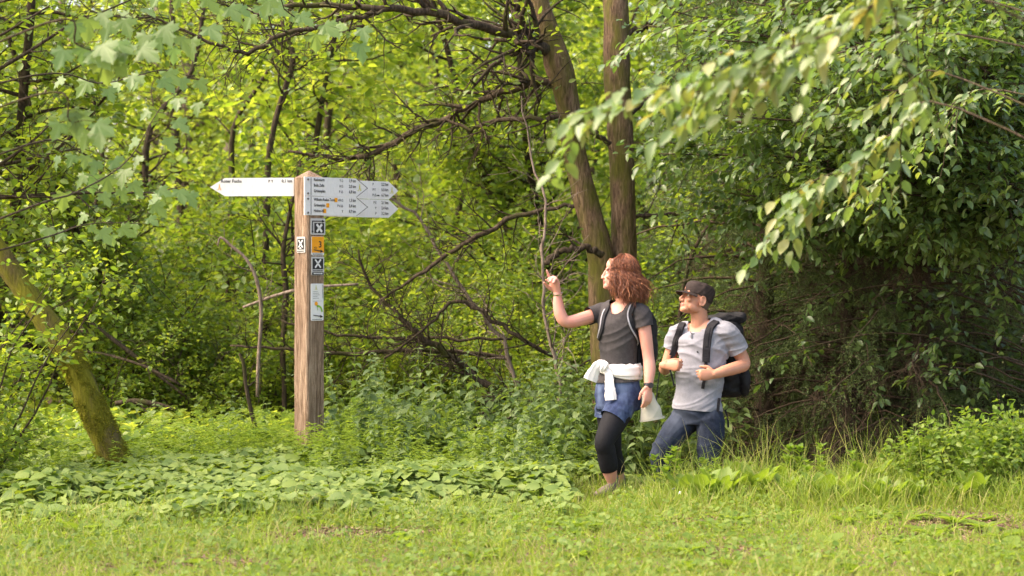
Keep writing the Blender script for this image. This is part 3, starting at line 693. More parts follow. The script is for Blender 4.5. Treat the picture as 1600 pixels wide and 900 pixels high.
print('beech leaves', nb)
sp_ = np.array([s[0] for s in STUFF]); sd_ = np.array([s[1] for s in STUFF])
V, T = place(BEECH, sp_, sd_, nrm(np.array([0, -.25, 1]) + rng.normal(0, .35, (len(STUFF), 3))), np.array([s[2] for s in STUFF]))
obj('spray_leaves', np_mesh('spray_leaves', V - bt, T, M['beech_leaf_i'], True), be, kind='stuff')
tb, tg = [], []
for i in range(16):
    k = int(rng.integers(10, 19)); q = wander(bt + tp[k], (rng.uniform(-.3, 1), rng.uniform(-1, 1), .4), rng.uniform(.8, 1.6), 7, rng, .2, 0)
    a_, b_ = branch_system(q, .014, .003, rng, 8, .5, 3, .25); tb += a_; tg += b_
obj('limbs', tubes_mesh('limbs', [(q - bt, r) for q, r in tb], M['limb'], 4), be, kind='stuff')
V, T = leaves_on(tg, 10, .075, rng, BEECH_S, .02, .7); obj('crown', np_mesh('crown', V - bt, T, M['beech_leaf_i']), be, kind='stuff')

# ------------------------------------------------------------------ maple reaching in at the upper left
rng = np.random.default_rng(41)
maple_me = np_mesh('maple_leaf', *MAPLE, M['maple_leaf'], True)
mt = np.array([-4.0, 10.6, float(ground_z(-4, 10.6)) - .05])
mr = thing('maple_tree', 'maple at the wood edge reaching large pale lobed leaves into view', 'tree', tuple(mt))
tp = spline([(0, 0, 0), (.05, .05, 1.3), (-.02, .1, 2.6), (.1, 0, 4), (0, .1, 6.4)], 20)
V, Fc = rough_tube(tp, np.linspace(.11, .03, 20), rng, 10, .04); obj('trunk', py_mesh('trunk', V, Fc, M['bark'], True), mr)
def maple_leaf(p, d, n, s):
    o = bpy.data.objects.new('leaf', maple_me); COL.objects.link(o); o.parent = mr
    o.matrix_local = Matrix.Translation(p - mt) @ R_from(d, n).to_4x4() @ Matrix.Scale(s, 4)
def maple_branch(ppts, n, sz, zt, spots=None):
    w = np.array([P(*p) for p in ppts]); s = mt + tp[min(19, int(zt / 6.4 * 19))]
    q = spline(np.vstack([[s], w]), 24); tubes = [(q, np.linspace(.007, .002, 24))]
    for j in range(n):
        u = .42 + .57 * (j + rng.uniform(.1, .9)) / n; i = min(int(u * 23), 22); p0 = q[i]
        t_ = nrm(q[i + 1] - q[i]); sd = nrm(np.cross(t_, (0, 0, 1))) * (1 if j % 2 else -1)
        pd = nrm(t_ * .5 + sd * .8 + np.array([0, 0, rng.uniform(-.7, .6)])); pl = rng.uniform(.05, .14); e = p0 + pd * pl
        tubes.append((np.array([p0, (p0 + e) / 2 + [0, 0, .01], e]), [.002, .0016, .0014]))
        maple_leaf(e, nrm(pd * .5 + np.array([rng.normal(0, .3), -.35, -.55])), nrm(np.array([rng.normal(0, .4), -.75, .75])), sz * rng.uniform(.7, 1.15))
    obj('branch', tubes_mesh('branch', [(x - mt, r) for x, r in tubes], M['limb'], 5), mr)
maple_branch([(60, 40, 9.6), (120, 70, 9.7), (170, 85, 9.8), (215, 75, 9.9)], 13, .125, 2.9)
maple_branch([(50, 150, 9.9), (110, 190, 9.9), (150, 195, 10)], 7, .115, 2.5)
maple_branch([(40, -10, 10.3), (150, 20, 10.6), (240, 35, 10.9), (300, 60, 11.2)], 14, .12, 3.1)
maple_branch([(30, 330, 10.8), (120, 300, 11.2), (200, 250, 11.8), (250, 170, 12.2), (290, 140, 12.4)], 16, .11, 2.0)
maple_branch([(30, 230, 11.2), (130, 240, 11.8), (220, 300, 12.6), (290, 290, 13.0)], 16, .11, 2.2)
maple_branch([(150, -60, 12.4), (280, -20, 13), (360, 5, 13.4), (420, 10, 13.8)], 12, .12, 3.4)
maple_branch([(350, -60, 12.6), (450, 20, 13), (520, 50, 13.3), (560, 40, 13.6)], 10, .12, 3.5)
maple_branch([(40, 380, 11.6), (140, 350, 12.4), (230, 350, 13)], 9, .10, 1.7)
maple_branch([(40, 120, 11.6), (160, 130, 12.6), (250, 110, 13.4), (300, 120, 13.8)], 12, .12, 2.7)
tb, tg = [], []
for i in range(18):
    k = int(rng.integers(9, 19)); q = wander(mt + tp[k], (rng.uniform(-1, .35), rng.uniform(-1, 1), .4), rng.uniform(.9, 1.8), 7, rng, .2, 0)
    a_, b_ = branch_system(q, .015, .003, rng, 8, .5, 3, .25); tb += a_; tg += b_
obj('limbs', tubes_mesh('limbs', [(q - mt, r) for q, r in tb], M['limb'], 4), mr, kind='stuff')
V, T = leaves_on(tg, 6, .11, rng, MAPLE, .03, .6); obj('crown', np_mesh('crown', V - mt, T, M['mid_leaf']), mr, kind='stuff')

# ------------------------------------------------------------------ spruces in the shade on the right
def make_spruce(seed, h=9.0):
    rg = np.random.default_rng(seed)
    root = thing('spruce_tree', 'spruce with drooping needles and dead twigs', 'spruce', (0, 0, 0), 0, 'spruces in the shade on the right')
    V, Fc = tube_vf(np.array([(0, 0, z) for z in np.linspace(-.1, h, 10)]), np.linspace(.13, .03, 10), 8); obj('trunk', py_mesh('spruce_trunk', V, Fc, M['limb'], True), root)
    gt, dt, lt_ = [], [], []
    for i in range(96):
        z = .3 + (h - .6) * (i / 96) ** 1.5; az = i * 2.4 + rg.uniform(-.3, .3); L = 2.3 * (1 - z / h * .75) * rg.uniform(.75, 1.1)
        dead = z < 2.6 and rg.random() < .26
        u = np.linspace(0, 1, 9); o = np.array([math.cos(az), math.sin(az)])
        q = np.stack([o[0] * u * L, o[1] * u * L, z + .25 * u * L - .75 * L * u ** 2 * .55], 1); q[1:-1] += rg.normal(0, .02, (7, 3))
        lt_.append((q, np.linspace(.018, .004, 9)))
        for k in range(46):
            t_ = rg.uniform(.15, 1); i2 = min(int(t_ * 8), 7); p = q[i2] + (q[i2 + 1] - q[i2]) * (t_ * 8 - i2)
            sd = np.array([-o[1], o[0], 0]) * rg.choice([-1, 1])
            d = nrm(np.array([o[0], o[1], 0]) * rg.uniform(.1, .6) + sd * rg.uniform(.2, .9) + np.array([0, 0, -rg.uniform(.3, 1.4)]))
            w = wander(p, d, rg.uniform(.2, .55), 5, rg, .18, -.08)
            (dt if dead else gt).append(w)
    obj('boughs', tubes_mesh('spruce_boughs', lt_, M['dead_twig'], 4), root)
    def needles(tws, per, sz, w):
        pos, dr = [], []
        for q in tws:
            k = per; u = rg.uniform(0, 1, k) * 4; i = np.minimum(u.astype(int), 3); p = q[i] + (q[i + 1] - q[i]) * (u - i)[:, None]; t_ = nrm(q[i + 1] - q[i])
            a = nrm(np.cross(t_, rg.normal(size=(k, 3)))); pos.append(p); dr.append(nrm(t_ * .8 + a * .8))
        pos = np.concatenate(pos); dr = np.concatenate(dr); n = len(pos)
        return place(QUAD, pos, dr, rg.normal(size=(n, 3)), sz * rg.uniform(.7, 1.2, n), w)
    V, T = needles(gt, 26, .036, .012); obj('needles', np_mesh('spruce_needles', V, T, M['needle']), root, kind='stuff')
    V1, T1 = needles(dt, 14, .05, .006)
    o = tubes_mesh('spruce_dead_twigs', [(q, np.linspace(.0032, .0015, 5)) for q in dt], M['dead_twig'], 4); obj('dead_twigs', o, root, kind='stuff')
    obj('dead_sprigs', np_mesh('spruce_dead_sprigs', V1, T1, M['dead_twig']), root, kind='stuff')
    return root
spr = make_spruce(5); spr2 = make_spruce(6, 7.5); spr2['label'] = 'short bushy spruce with hanging needle sprays'; spr['label'] = 'tall dark spruce with dead twigs'
for src, lst in ((spr, [(1380, 17.6, 1., .3), (1265, 19.6, 1.05, 2.1), (1520, 18.0, 1.1, 4.0)]), (spr2, [(1195, 17.4, .82, 1.0), (1440, 16.6, .8, 3.3), (1325, 16.9, .66, 5.2)])):
    for px, D, s, rz in lst: first_or_dup(src, USED, (px - 800) / F * D, D, s, rz)
# ------------------------------------------------------------------ ground plants
rng = np.random.default_rng(51)
def gz3(x, y, h=0): return np.stack([x, y, ground_z(x, y) + h], 1)
def scatter(n, x0, x1, y0, y1): return rng.uniform(x0, x1, n), rng.uniform(y0, y1, n)
def upish(n, t=.35, lean=(0, -.25)):
    return nrm(np.stack([rng.normal(lean[0], t, n), rng.normal(lean[1], t, n), np.ones(n)], 1))
def flat_dir(n, dz=.0, s=.25):
    a = rng.uniform(0, 2 * math.pi, n); return nrm(np.stack([np.cos(a), np.sin(a), rng.normal(dz, s, n)], 1))
# edge of the plant carpet: nearer on the left, pushed back by the trodden grass on the right
def carpet_edge(x): return 12.35 + .45 * sm(-2.2, .3, x) + .6 * sm(.2, 1.0, x) + .5 * (vnoise(x * 1.6, 0 * x, 7) - .5) + .35 * (vnoise(x * 5.3, 0 * x, 8) - .5)

# carpet of broad leaves in front of the post
n = 44000
x, y = scatter(n, -5.2, 1.0, 12.1, 15.6)
ragged = rng.normal(0, .26, n); dens = vnoise(x * 2.6, y * 2.6, 33) * .6 + vnoise(x * 6, y * 6, 34) * .4
k = (y + ragged > carpet_edge(x)) & ~((x > .38) & (y < 14.2)) & (rng.uniform(.02, .5, n) < dens); x, y = x[k], y[k]; n = len(x)
hh = (.04 + .08 * sm(0, .8, y - carpet_edge(x)) + .13 * vnoise(x * 1.7, y * 1.7, 3) ** 1.4) * rng.uniform(.5, 1.2, n)
pos = gz3(x, y, hh); dr = flat_dir(n, -.1)
V1, T1 = place(COVER_S, pos, dr, upish(n, .3, (0, -.3)), (.048 + .06 * rng.uniform(0, 1, n) ** 1.3) * (.75 + .5 * vnoise(x * 1.2, y * 1.2, 40)))
o = obj('ground_cover', np_mesh('ground_cover', V1, T1, M['cover_leaf']), kind='stuff')
tag(o, 'carpet of broad flat green leaves in front of the signpost', 'ground cover', kind='stuff')

# forest floor further back
n = 34000
y = 15.2 + (rng.uniform(0, 1, n) ** 1.6) * 24; x = rng.uniform(-.33, .3, n) * y * 1.1
k = ~((x > .45) & (y < 18)); x, y = x[k], y[k]; n = len(x)
pos = gz3(x, y, rng.uniform(.03, .32, n)); 
V1, T1 = place(HEX, pos, flat_dir(n, -.05), upish(n, .4, (0, -.3)), rng.uniform(.07, .14, n))
o = obj('woodland_floor_plants', np_mesh('woodland_floor_plants', V1, T1, M['bg_leaf']), kind='stuff')
tag(o, 'low bright green plants covering the floor of the wood', 'ground cover', kind='stuff')

# feathery bedstraw round the post and to its left
def bedstraw(n_st, fx, fy, sx, sy, hmax):
    parts = []
    px = rng.normal(fx, sx, n_st); py = rng.normal(fy, sy, n_st); h = hmax * rng.uniform(.5, 1.1, n_st)
    lean = rng.normal(0, .16, (n_st, 2))
    pos, dr = [], []
    for j in range(9):
        u = (j + 1) / 9; p = np.stack([px + lean[:, 0] * u, py + lean[:, 1] * u, ground_z(px, py) + h * u], 1)
        for m in range(6):
            a = m * math.pi / 3 + rng.uniform(-.3, .3, n_st); pos.append(p + rng.normal(0, .006, p.shape)); dr.append(np.stack([np.cos(a), np.sin(a), rng.uniform(.0, .5, n_st)], 1))
    pos = np.concatenate(pos); dr = np.concatenate(dr); n = len(pos)
    return place(QUAD, pos, dr, upish(n, .5), rng.uniform(.022, .045, n), .012)
B = [bedstraw(110, -1.05, 15.2, .3, .3, .5), bedstraw(150, -2.3, 15.1, .55, .35, .42), bedstraw(130, -1.75, 14.95, .3, .18, .36), bedstraw(150, -3.2, 14.6, .5, .4, .3), bedstraw(80, -.3, 14.6, .4, .25, .42)]
B += [bedstraw(150, -2.6, 15.6, .8, .3, .42), bedstraw(60, -1.9, 14.5, .6, .2, .22), bedstraw(40, -.9, 14.2, .4, .2, .26), bedstraw(40, -3.1, 13.9, .6, .3, .2)]
B.append(bedstraw(60, -1.25, 14.6, .2, .15, .38))
V1, T1 = join(B)
o = obj('bedstraw', np_mesh('bedstraw', V1, T1, M['fluff']), kind='stuff')
tag(o, 'feathery yellow-green bedstraw growing round the foot of the post', 'bedstraw', kind='stuff')

# nettles: individual plants
def make_nettle(seed, h, label):
    rg = np.random.default_rng(seed); root = thing('nettle_plant', label, 'nettle', (0, 0, 0), 0, 'nettles between the signpost and the hikers')
    st = wander((0, 0, -.04), (rg.normal(0, .1), rg.normal(0, .1), 1), h, 8, rg, .09, .02)
    obj('stem', tubes_mesh('nettle_stem', [(st, np.linspace(.0045, .002, 8))], M['stem'], 5), root)
    pos, dr, sz = [], [], []
    nn = int(h / .075)
    for j in range(1, nn + 1):
        u = .18 + .82 * j / nn; i = min(int(u * 7), 6); p = st[i] + (st[i + 1] - st[i]) * (u * 7 - i)
        for s in (0, math.pi):
            a = j * 1.57 + s + rg.normal(0, .2); pos.append(p); dr.append((math.cos(a), math.sin(a), rg.uniform(-.35, .15) + .5 * (u > .93))); sz.append((.13 - .085 * u ** 3) * rg.uniform(.75, 1.1))
    pos = np.array(pos); dr = np.array(dr); n = len(pos); nor = nrm(np.stack([rg.normal(0, .2, n), rg.normal(0, .2, n), np.ones(n)], 1) + dr * .5)
    V, T = place(NETTLE, pos, dr, nor, np.array(sz)); obj('leaves', np_mesh('nettle_leaves', V, T, M['nettle_leaf'], True), root, kind='stuff')
    return root
NL = 'upright nettle with toothed grey-green leaves in the patch beside the hikers'
net = [make_nettle(s, h, NL) for s, h in ((1, .62), (2, .78), (3, .5), (4, .9))]
NU = set(); cnt = 0
while cnt < 290:
    nx_ = rng.uniform(-1.6, .95) if cnt < 235 else rng.uniform(-4.2, -1.3); ny_ = rng.uniform(13.75, 17.3) if cnt < 235 else rng.uniform(14.2, 17)
    if ny_ < 14.35 - .55 * sm(-.6, .4, nx_) + .25 * (vnoise(np.array(nx_ * 2), np.array(0.), 4) - .5): continue
    if abs(nx_ + 1.52) < .22 and ny_ < 15.3: continue
    if nx_ > .4 and ny_ < 14.75: continue
    s_ = net[int(rng.integers(0, 4))]; sc_ = rng.uniform(.75, 1.1) * (.5 + .48 * sm(13.8, 15.6, ny_))
    z = float(ground_z(nx_, ny_))
    if s_ not in NU: NU.add(s_); s_.location = (nx_, ny_, z); s_.scale = (sc_,) * 3; s_.rotation_euler = (0, 0, rng.uniform(0, 6))
    else: dup(s_, (nx_, ny_, z), rng.uniform(0, 6.28), sc_ * (1 if cnt < 235 else .7), NL if cnt < 235 else 'nettle rising from the ground cover between mossy tree and signpost', rx=rng.normal(0, .12), ry=rng.normal(0, .12))
    cnt += 1

# grass verge
def grass_field(n, x0, x1, y0, y1, hlo, hhi, keep=None, wlo=.004, whi=.009, tilt=.45):
    x, y = scatter(n, x0, x1, y0, y1)
    # clumping and bare trodden patches
    c = vnoise(x * 3.1, y * 3.1, 9) * .6 + vnoise(x * 9, y * 9, 12) * .4
    bare = np.maximum.reduce([np.exp(-(((x - bx_) / sx_) ** 2 + ((y - by_) / sy_) ** 2)) for bx_, by_, sx_, sy_ in BARE])
    k = (rng.uniform(0, 1, len(x)) < .35 + .9 * c) & (rng.uniform(0, .8, len(x)) > bare)
    if keep is not None: k &= keep(x, y)
    x, y, c = x[k], y[k], c[k]; n = len(x)
    h = (hlo + (hhi - hlo) * rng.uniform(0, 1, n) ** 1.7) * (.55 + .8 * c)
    d = nrm(np.stack([rng.normal(0, tilt, n), rng.normal(0, tilt, n), np.ones(n)], 1))
    near = np.exp(-(((x - .66) / .42) ** 2 + ((y - 13.4) / .75) ** 2)); h = h * (1 - .72 * near)
    nor = nrm(np.stack([rng.normal(0, 1, n), rng.normal(-.4, 1, n), .3 * np.ones(n)], 1))
    return place(BLADE, gz3(x, y, -.005), d, nor, h, rng.uniform(wlo, whi, n), rng.uniform(.4, 2.6, n))
BARE = [(-.98, 11.65, .34, .28), (-.5, 11.75, .22, .1), (-1.5, 10.45, .5, .16), (2.75, 12.1, .42, .35), (1.0, 11.05, .45, .14), (.25, 12.0, .2, .12), (1.2, 12.2, .25, .12), (2.3, 11.6, .3, .15)]
parts = [grass_field(100000, -4.6, 4.6, 9.0, 13.1, .025, .125, lambda x, y: y < carpet_edge(x) + .15, .004, .009, .75),
         grass_field(9000, -4.6, 4.6, 9.4, 13.1, .10, .24, lambda x, y: y < carpet_edge(x) + .15, .003, .006, .5),
         grass_field(26000, .35, 4.6, 12.7, 14.2, .06, .28),
         grass_field(10000, -4.6, .6, 11.9, 13.6, .06, .22, lambda x, y: np.abs(y - carpet_edge(x) + .15) < .42, .004, .008, .55),
         grass_field(1500, .6, 4.0, 13.2, 14.0, .28, .6, None, .002, .005)]
V1, T1 = join(parts)
o = obj('grass', np_mesh('grass', V1, T1, M['grass']), kind='stuff'); tag(o, 'sunny yellow-green grass verge along the path edge', 'grass', kind='stuff')
print('grass tris', len(T1))
# clover and small round weeds in the turf
n = 30000; x, y = scatter(n, -4.6, 4.6, 9.2, 13.9)
c = vnoise(x * 2.2, y * 2.2, 15); bare = np.maximum.reduce([np.exp(-(((x - b0) / s0) ** 2 + ((y - b1) / s1) ** 2)) for b0, b1, s0, s1 in BARE])
k = (c > .36) & (rng.uniform(0, .9, n) > bare) & (y < np.where(x > .35, 14, carpet_edge(x) + .2)); x, y = x[k], y[k]; n = len(x)
V1, T1 = place(leaf_ovate([(.34, .2), (.42, .55), (.25, .9)], .1, .1, .1), gz3(x, y, rng.uniform(.01, .085, n)), flat_dir(n), upish(n, .5), rng.uniform(.015, .042, n))
o = obj('clover', np_mesh('clover', V1, T1, M['weed_leaf']), kind='stuff'); tag(o, 'small round clover leaves scattered through the grass', 'clover', kind='stuff')

# dead leaves, bark chips and straw on the bare patches
lp = []
for bx_, by_, sx_, sy_ in BARE:
    m_ = int(1500 * sx_ * sy_ / .1) + 60; lp.append(np.stack([rng.normal(bx_, sx_ * .75, m_), rng.normal(by_, sy_ * .75, m_)], 1))
lp = np.concatenate(lp); n = len(lp)
V1, T1 = place(QUAD, gz3(lp[:, 0], lp[:, 1], rng.uniform(.004, .02, n)), flat_dir(n, .05, .2), upish(n, .5), rng.uniform(.012, .05, n), rng.uniform(.004, .022, n))
t = NT('leaf_litter'); gi = t.n('ShaderNodeNewGeometry'); M['litter'] = t.done(t.bsdf(t.ramp(gi.outputs['Random Per Island'], [(0, (.05, .03, .02)), (.4, (.16, .095, .06)), (.75, (.28, .19, .12)), (1, (.42, .34, .22))]), .85, None, .1))
o = obj('leaf_litter', np_mesh('leaf_litter', V1, T1, M['litter']), kind='stuff'); tag(o, 'brown dead leaves and chips on the bare patches of the verge', 'leaf litter', kind='stuff')
# broad-leaved weeds: individual rosettes
def make_weed(name, seed, nl, sz, tm, label, cat, group, rise=.7, wid=1.0):
    rg = np.random.default_rng(seed); root = thing(name, label, cat, (0, 0, 0), 0, group)
    a = np.arange(nl) * 2.4 + rg.normal(0, .2, nl); d = np.stack([np.cos(a), np.sin(a), rise * rg.uniform(.5, 1.5, nl)], 1)
    me_tm = np_mesh(name + '_leaf', *tm, M['weed_leaf'], True)
    for j in range(nl):
        o = obj('leaf', me_tm, root); s = sz * rg.uniform(.65, 1.15)
        nn = nrm(np.array([-d[j, 0], -d[j, 1], 1.4 / max(rise, .3)]))
        o.matrix_local = Matrix.Translation((d[j, 0] * .01, d[j, 1] * .01, 0)) @ R_from(d[j], nn).to_4x4() @ Matrix.Diagonal((s * wid, s, s, 1))
    return root
w1 = make_weed('dock_plant', 1, 9, .22, leaf_ovate([(.05, .12), (.09, .3), (.13, .5), (.14, .68), (.09, .87)], .2, .3, .0, .02), 'dock rosette with long upright leaves in the tall grass before the man', 'weed', 'docks in the tall verge grass', 2.6, 1.5)
w2 = make_weed('dandelion_plant', 2, 10, .17, LONGLEAF, 'low dandelion rosette in the short grass of the verge', 'weed', 'dandelions in the verge', .8, 1.5)
w3 = make_weed('plantain_plant', 3, 7, .10, ROUND, 'low broad-leaved plantain in the sunny turf', 'weed', 'plantains in the turf', .55, 1.0)
WU = set()
def put(src, x, y, s):
    s = float(s)
    z = float(ground_z(x, y)); rz = rng.uniform(0, 6.28)
    if src not in WU: WU.add(src); src.location = (x, y, z); src.rotation_euler = (0, 0, rz); src.scale = (s,) * 3
    else: dup(src, (x, y, z), rz, s)
for i in range(34): put(w1, rng.uniform(.95, 3.3), rng.uniform(12.9, 13.8), rng.uniform(.6, 1.1))
for i in range(55): put(w2, rng.uniform(-3.2, 3.3), rng.uniform(10.6, 13.2), rng.uniform(.55, 1.0))
for i in range(90): put(w3, rng.uniform(-2.8, 3.0), rng.uniform(9.9, 12.6), rng.uniform(.5, 1.05))
for p_, D in (((130, 838), 11.9), ((165, 815), 12.1), ((150, 850), 11.7)): put(w3, (p_[0] - 800) / F * D, D, 1.5)
def make_leafy(seed, h):
    rg = np.random.default_rng(seed); root = thing('verge_weed', 'leafy bright green weed standing in the tall grass before the hikers', 'weed', (0, 0, 0), 0, 'leafy weeds along the verge')
    st = wander((0, 0, -.03), (rg.normal(0, .15), rg.normal(0, .15), 1), h, 7, rg, .1, .02)
    obj('stem', tubes_mesh('weed_stem', [(st, np.linspace(.004, .0018, 7))], M['stem'], 5), root)
    n = int(h / .016); u = np.sort(rg.uniform(.08, 1, n)); i = np.minimum((u * 6).astype(int), 5); pos = st[i] + (st[i + 1] - st[i]) * (u * 6 - i)[:, None]
    a = np.arange(n) * 2.4; d = np.stack([np.cos(a), np.sin(a), rg.uniform(.1, .9, n) + .5 * u], 1); nor = nrm(np.stack([-d[:, 0], -d[:, 1], 1.2 * np.ones(n)], 1) + rg.normal(0, .2, (n, 3)))
    V, T = place(COVER, pos, d, nor, (.115 - .05 * u) * rg.uniform(.7, 1.15, n), (.085 - .035 * u)); obj('leaves', np_mesh('weed_leaves', V, T, M['weed_leaf'], True), root, kind='stuff')
    return root
lf = [make_leafy(s, h) for s, h in ((1, .3), (2, .4), (3, .24))]
for i in range(95):
    x_ = rng.uniform(.95, 3.6); y_ = rng.uniform(12.75, 13.85) + .1; put(lf[i % 3], x_, y_, rng.uniform(.5, .95) * (.55 + .45 * sm(12.9, 13.6, np.array(y_))))
# small white flowers by the woman's feet
fl = MB()
for i in range(7):
    a = i * 2 * math.pi / 5
    if i < 5: fl.add(np.array([(0, 0, 0), (math.cos(a - .35) * .7, math.sin(a - .35) * .7, .1), (math.cos(a), math.sin(a), .02), (math.cos(a + .35) * .7, math.sin(a + .35) * .7, .1)]), [(0, 1, 2, 3)])
M['petal'] = plain_mat('white_petal', (.8, .8, .76), .6); M['yellow'] = plain_mat('yellow_petal', (.75, .55, .03), .6)
fme = fl.mesh('flower_head', M['petal'])
for i, (px, py, D) in enumerate([(862, 790, 12.7), (870, 796, 12.65), (858, 800, 12.6), (868, 786, 12.75), (1052, 764, 13.0), (1062, 770, 13.0)]):
    p = P(px, py, D); z0 = float(ground_z(p[0], D))
    fr = thing('white_flower', 'tiny white wildflower in the grass at the hikers\' feet', 'flower', (p[0], D, z0), 0, 'white wildflowers in the verge'); fr['label'] = 'tiny white wildflower in the grass by the hikers'
    hgt = max(p[2] - z0, .06)
    obj('stem', tubes_mesh('stem', [(np.array([(0, 0, -.01), (.005, 0, hgt * .5), (0, 0, hgt)]), [.0018, .0015, .0012])], M['stem'], 4), fr)
    obj('flower_head', fme, fr, (0, 0, hgt), (.7, rng.normal(0, .3), i), .016)
# leafy bramble shrubs standing on the right edge of the verge, and broad leaves behind the hikers
s1 = make_shrub('bramble_bush', 'low broad-leaved green bush at the right end of the verge', 'bushes along the verge', .75, 9, 'weed_leaf', .085, 26, 71, .55, 'stem', BEECH_S)
for px, D, s in [(1475, 13.6, .5), (1545, 13.4, .55), (1430, 14.0, .36), (1600, 13.6, .62), (1240, 14.6, .4)]: first_or_dup(s1, USED, (px - 800) / F * D, D, s)
s2 = make_shrub('elder_shrub', 'elder shrub with pale green leaves right behind the hikers', 'elders behind the hikers', 1.7, 5, 'nettle_leaf', .10, 7, 72, .35, 'stem', BEECH_S)
for px, D, s in [(1032, 15.9, .85), (885, 15.7, .5), (1005, 16.5, .9), (835, 16.3, .45)]: first_or_dup(s2, USED, (px - 800) / F * D, D, s)
# ------------------------------------------------------------------ signpost
rng = np.random.default_rng(61)
DP = 15.2
PX = (483 - 800) / F * DP
pz = float(ground_z(PX, DP)) - .05
sp = thing('signpost', 'square weathered wooden signpost with white arrow signs and trail plaques', 'signpost', (PX, DP, pz))
t = NT('weathered_post_wood')
v = t.coord((34, 34, 1.5)); n1 = t.noise(3.0, 6, .7, v, .5); n2 = t.noise(2.0, 4, .6, t.coord((4, 4, 1.2))); n3 = t.noise(9, 5, .7, t.coord((60, 60, 2)))
c = t.ramp(n1, [(.32, (.085, .05, .03)), (.45, (.25, .165, .108)), (.55, (.41, .29, .2)), (.7, (.58, .44, .33))])
mx = t.n('ShaderNodeMixRGB', blend_type='MULTIPLY'); mx.inputs[0].default_value = .8; t.l(c, mx.inputs[1])
t.l(t.ramp(n2, [(.3, (.55, .5, .47)), (.6, (1, 1, 1))]), mx.inputs[2])
mx2 = t.n('ShaderNodeMixRGB', blend_type='MULTIPLY'); mx2.inputs[0].default_value = .55; t.l(mx.outputs[0], mx2.inputs[1]); t.l(t.ramp(n3, [(.38, (.25, .22, .2)), (.5, (1, 1, 1))]), mx2.inputs[2])
M['post'] = t.done(t.bsdf(mx2.outputs[0], .85, t.bump(n1, 1.0, .012), .15))
ZT = P(483, 278, DP)[2] - pz; ZP = P(483, 266, DP)[2] - pz
h2 = .166 / 2; bv = .012
ring = [(-h2 + bv, -h2), (h2 - bv, -h2), (h2, -h2 + bv), (h2, h2 - bv), (h2 - bv, h2), (-h2 + bv, h2), (-h2, h2 - bv), (-h2, -h2 + bv)]
mb = MB(); zs = list(np.linspace(0, ZT, 22)); V = []
for z in zs:
    w = 1 + .012 * math.sin(z * 3.1) + (0.04 if z < .3 else 0) * (1 - z / .3 if z < .3 else 0)
    V += [(x * w + rng.normal(0, .0012), y * w + rng.normal(0, .0012), z) for x, y in ring]
V.append((0, 0, ZP)); Fc = []
for i in range(21):
    for k in range(8): Fc.append((i * 8 + k, i * 8 + (k + 1) % 8, (i + 1) * 8 + (k + 1) % 8, (i + 1) * 8 + k))
for k in range(8): Fc.append((21 * 8 + k, 21 * 8 + (k + 1) % 8, len(V) - 1))
Fc.append(tuple(range(7, -1, -1)))
obj('post', py_mesh('post', V, Fc, M['post']), sp, rot=(0, 0, math.radians(45)))
t = NT('white_sign_panel'); n1 = t.noise(5, 5, .65, t.coord((1, 1, 2.5))); n2 = t.noise(70, 3, .6, t.coord((1, 1, .3)))
mx = t.n('ShaderNodeMixRGB', blend_type='MULTIPLY'); mx.inputs[0].default_value = .45; t.l(t.ramp(n1, [(.35, (.71, .705, .68)), (.6, (.74, .725, .71))]), mx.inputs[1]); t.l(t.ramp(n2, [(.3, (.82, .83, .78)), (.5, (1, 1, 1))]), mx.inputs[2])
M['sign'] = t.done(t.bsdf(mx.outputs[0], .45, None, .4))
M['ink'] = plain_mat('black_print', (.03, .03, .03), .6)
M['orange'] = plain_mat('orange_print', (.85, .34, .02), .5)
M['olive'] = plain_mat('yellow_green_print', (.55, .52, .04), .5)
M['green_p'] = plain_mat('green_print', (.2, .45, .05), .5)
M['alu'] = plain_mat('grey_plaque_rim', (.5, .49, .47), .4, .5)
M['screw'] = plain_mat('screw_metal', (.2, .2, .2), .35, .5, Metallic=.8)

def text_mesh(items, mat, name):
    """items: (string, x, z, height, x-squash); flat lettering in the XZ plane facing -Y, joined in one mesh"""
    mb = MB()
    for s, x, z, hgt, sq, al in items:
        cu = bpy.data.curves.new('t', 'FONT'); cu.body = s; cu.size = 1; cu.resolution_u = 2; cu.offset = .022; cu.align_x = al
        to = bpy.data.objects.new('t', cu); me = bpy.data.meshes.new_from_object(to)
        if len(me.vertices):
            co = np.array([v.co[:] for v in me.vertices]); k = hgt / .7
            mb.add(np.stack([x + co[:, 0] * k * sq, np.zeros(len(co)), z + co[:, 1] * k], 1), [tuple(p.vertices) for p in me.polygons])
        bpy.data.objects.remove(to); bpy.data.curves.remove(cu); bpy.data.meshes.remove(me)
    return mb.mesh(name, mat)
def flat_poly(polys, y=0.):
    mb = MB()
    for p in polys: mb.add(np.array([(x, y, z) for x, z in p]), [tuple(range(len(p)))])
    return mb
def arrow_panel(Lb, tip, hgt, th=.012, left=False):
    s = -1 if left else 1
    o = [(0, 0), (Lb * s, 0), ((Lb + tip) * s, hgt / 2), (Lb * s, hgt), (0, hgt)]
    if left: o = o[::-1]
    n = len(o); V = [(x, 0, z) for x, z in o] + [(x, th, z) for x, z in o]
    return V, [tuple(range(n)), tuple(range(2 * n - 1, n - 1, -1))] + [(i, i + n, (i + 1) % n + n, (i + 1) % n) for i in range(n)]
def sign(loc, rz, Lb, tip, hgt, left=False):
    V, Fc = arrow_panel(Lb, tip, hgt, left=left)
    return obj('direction_sign', py_mesh('direction_sign', V, Fc, M['sign']), sp, loc, (0, 0, rz))
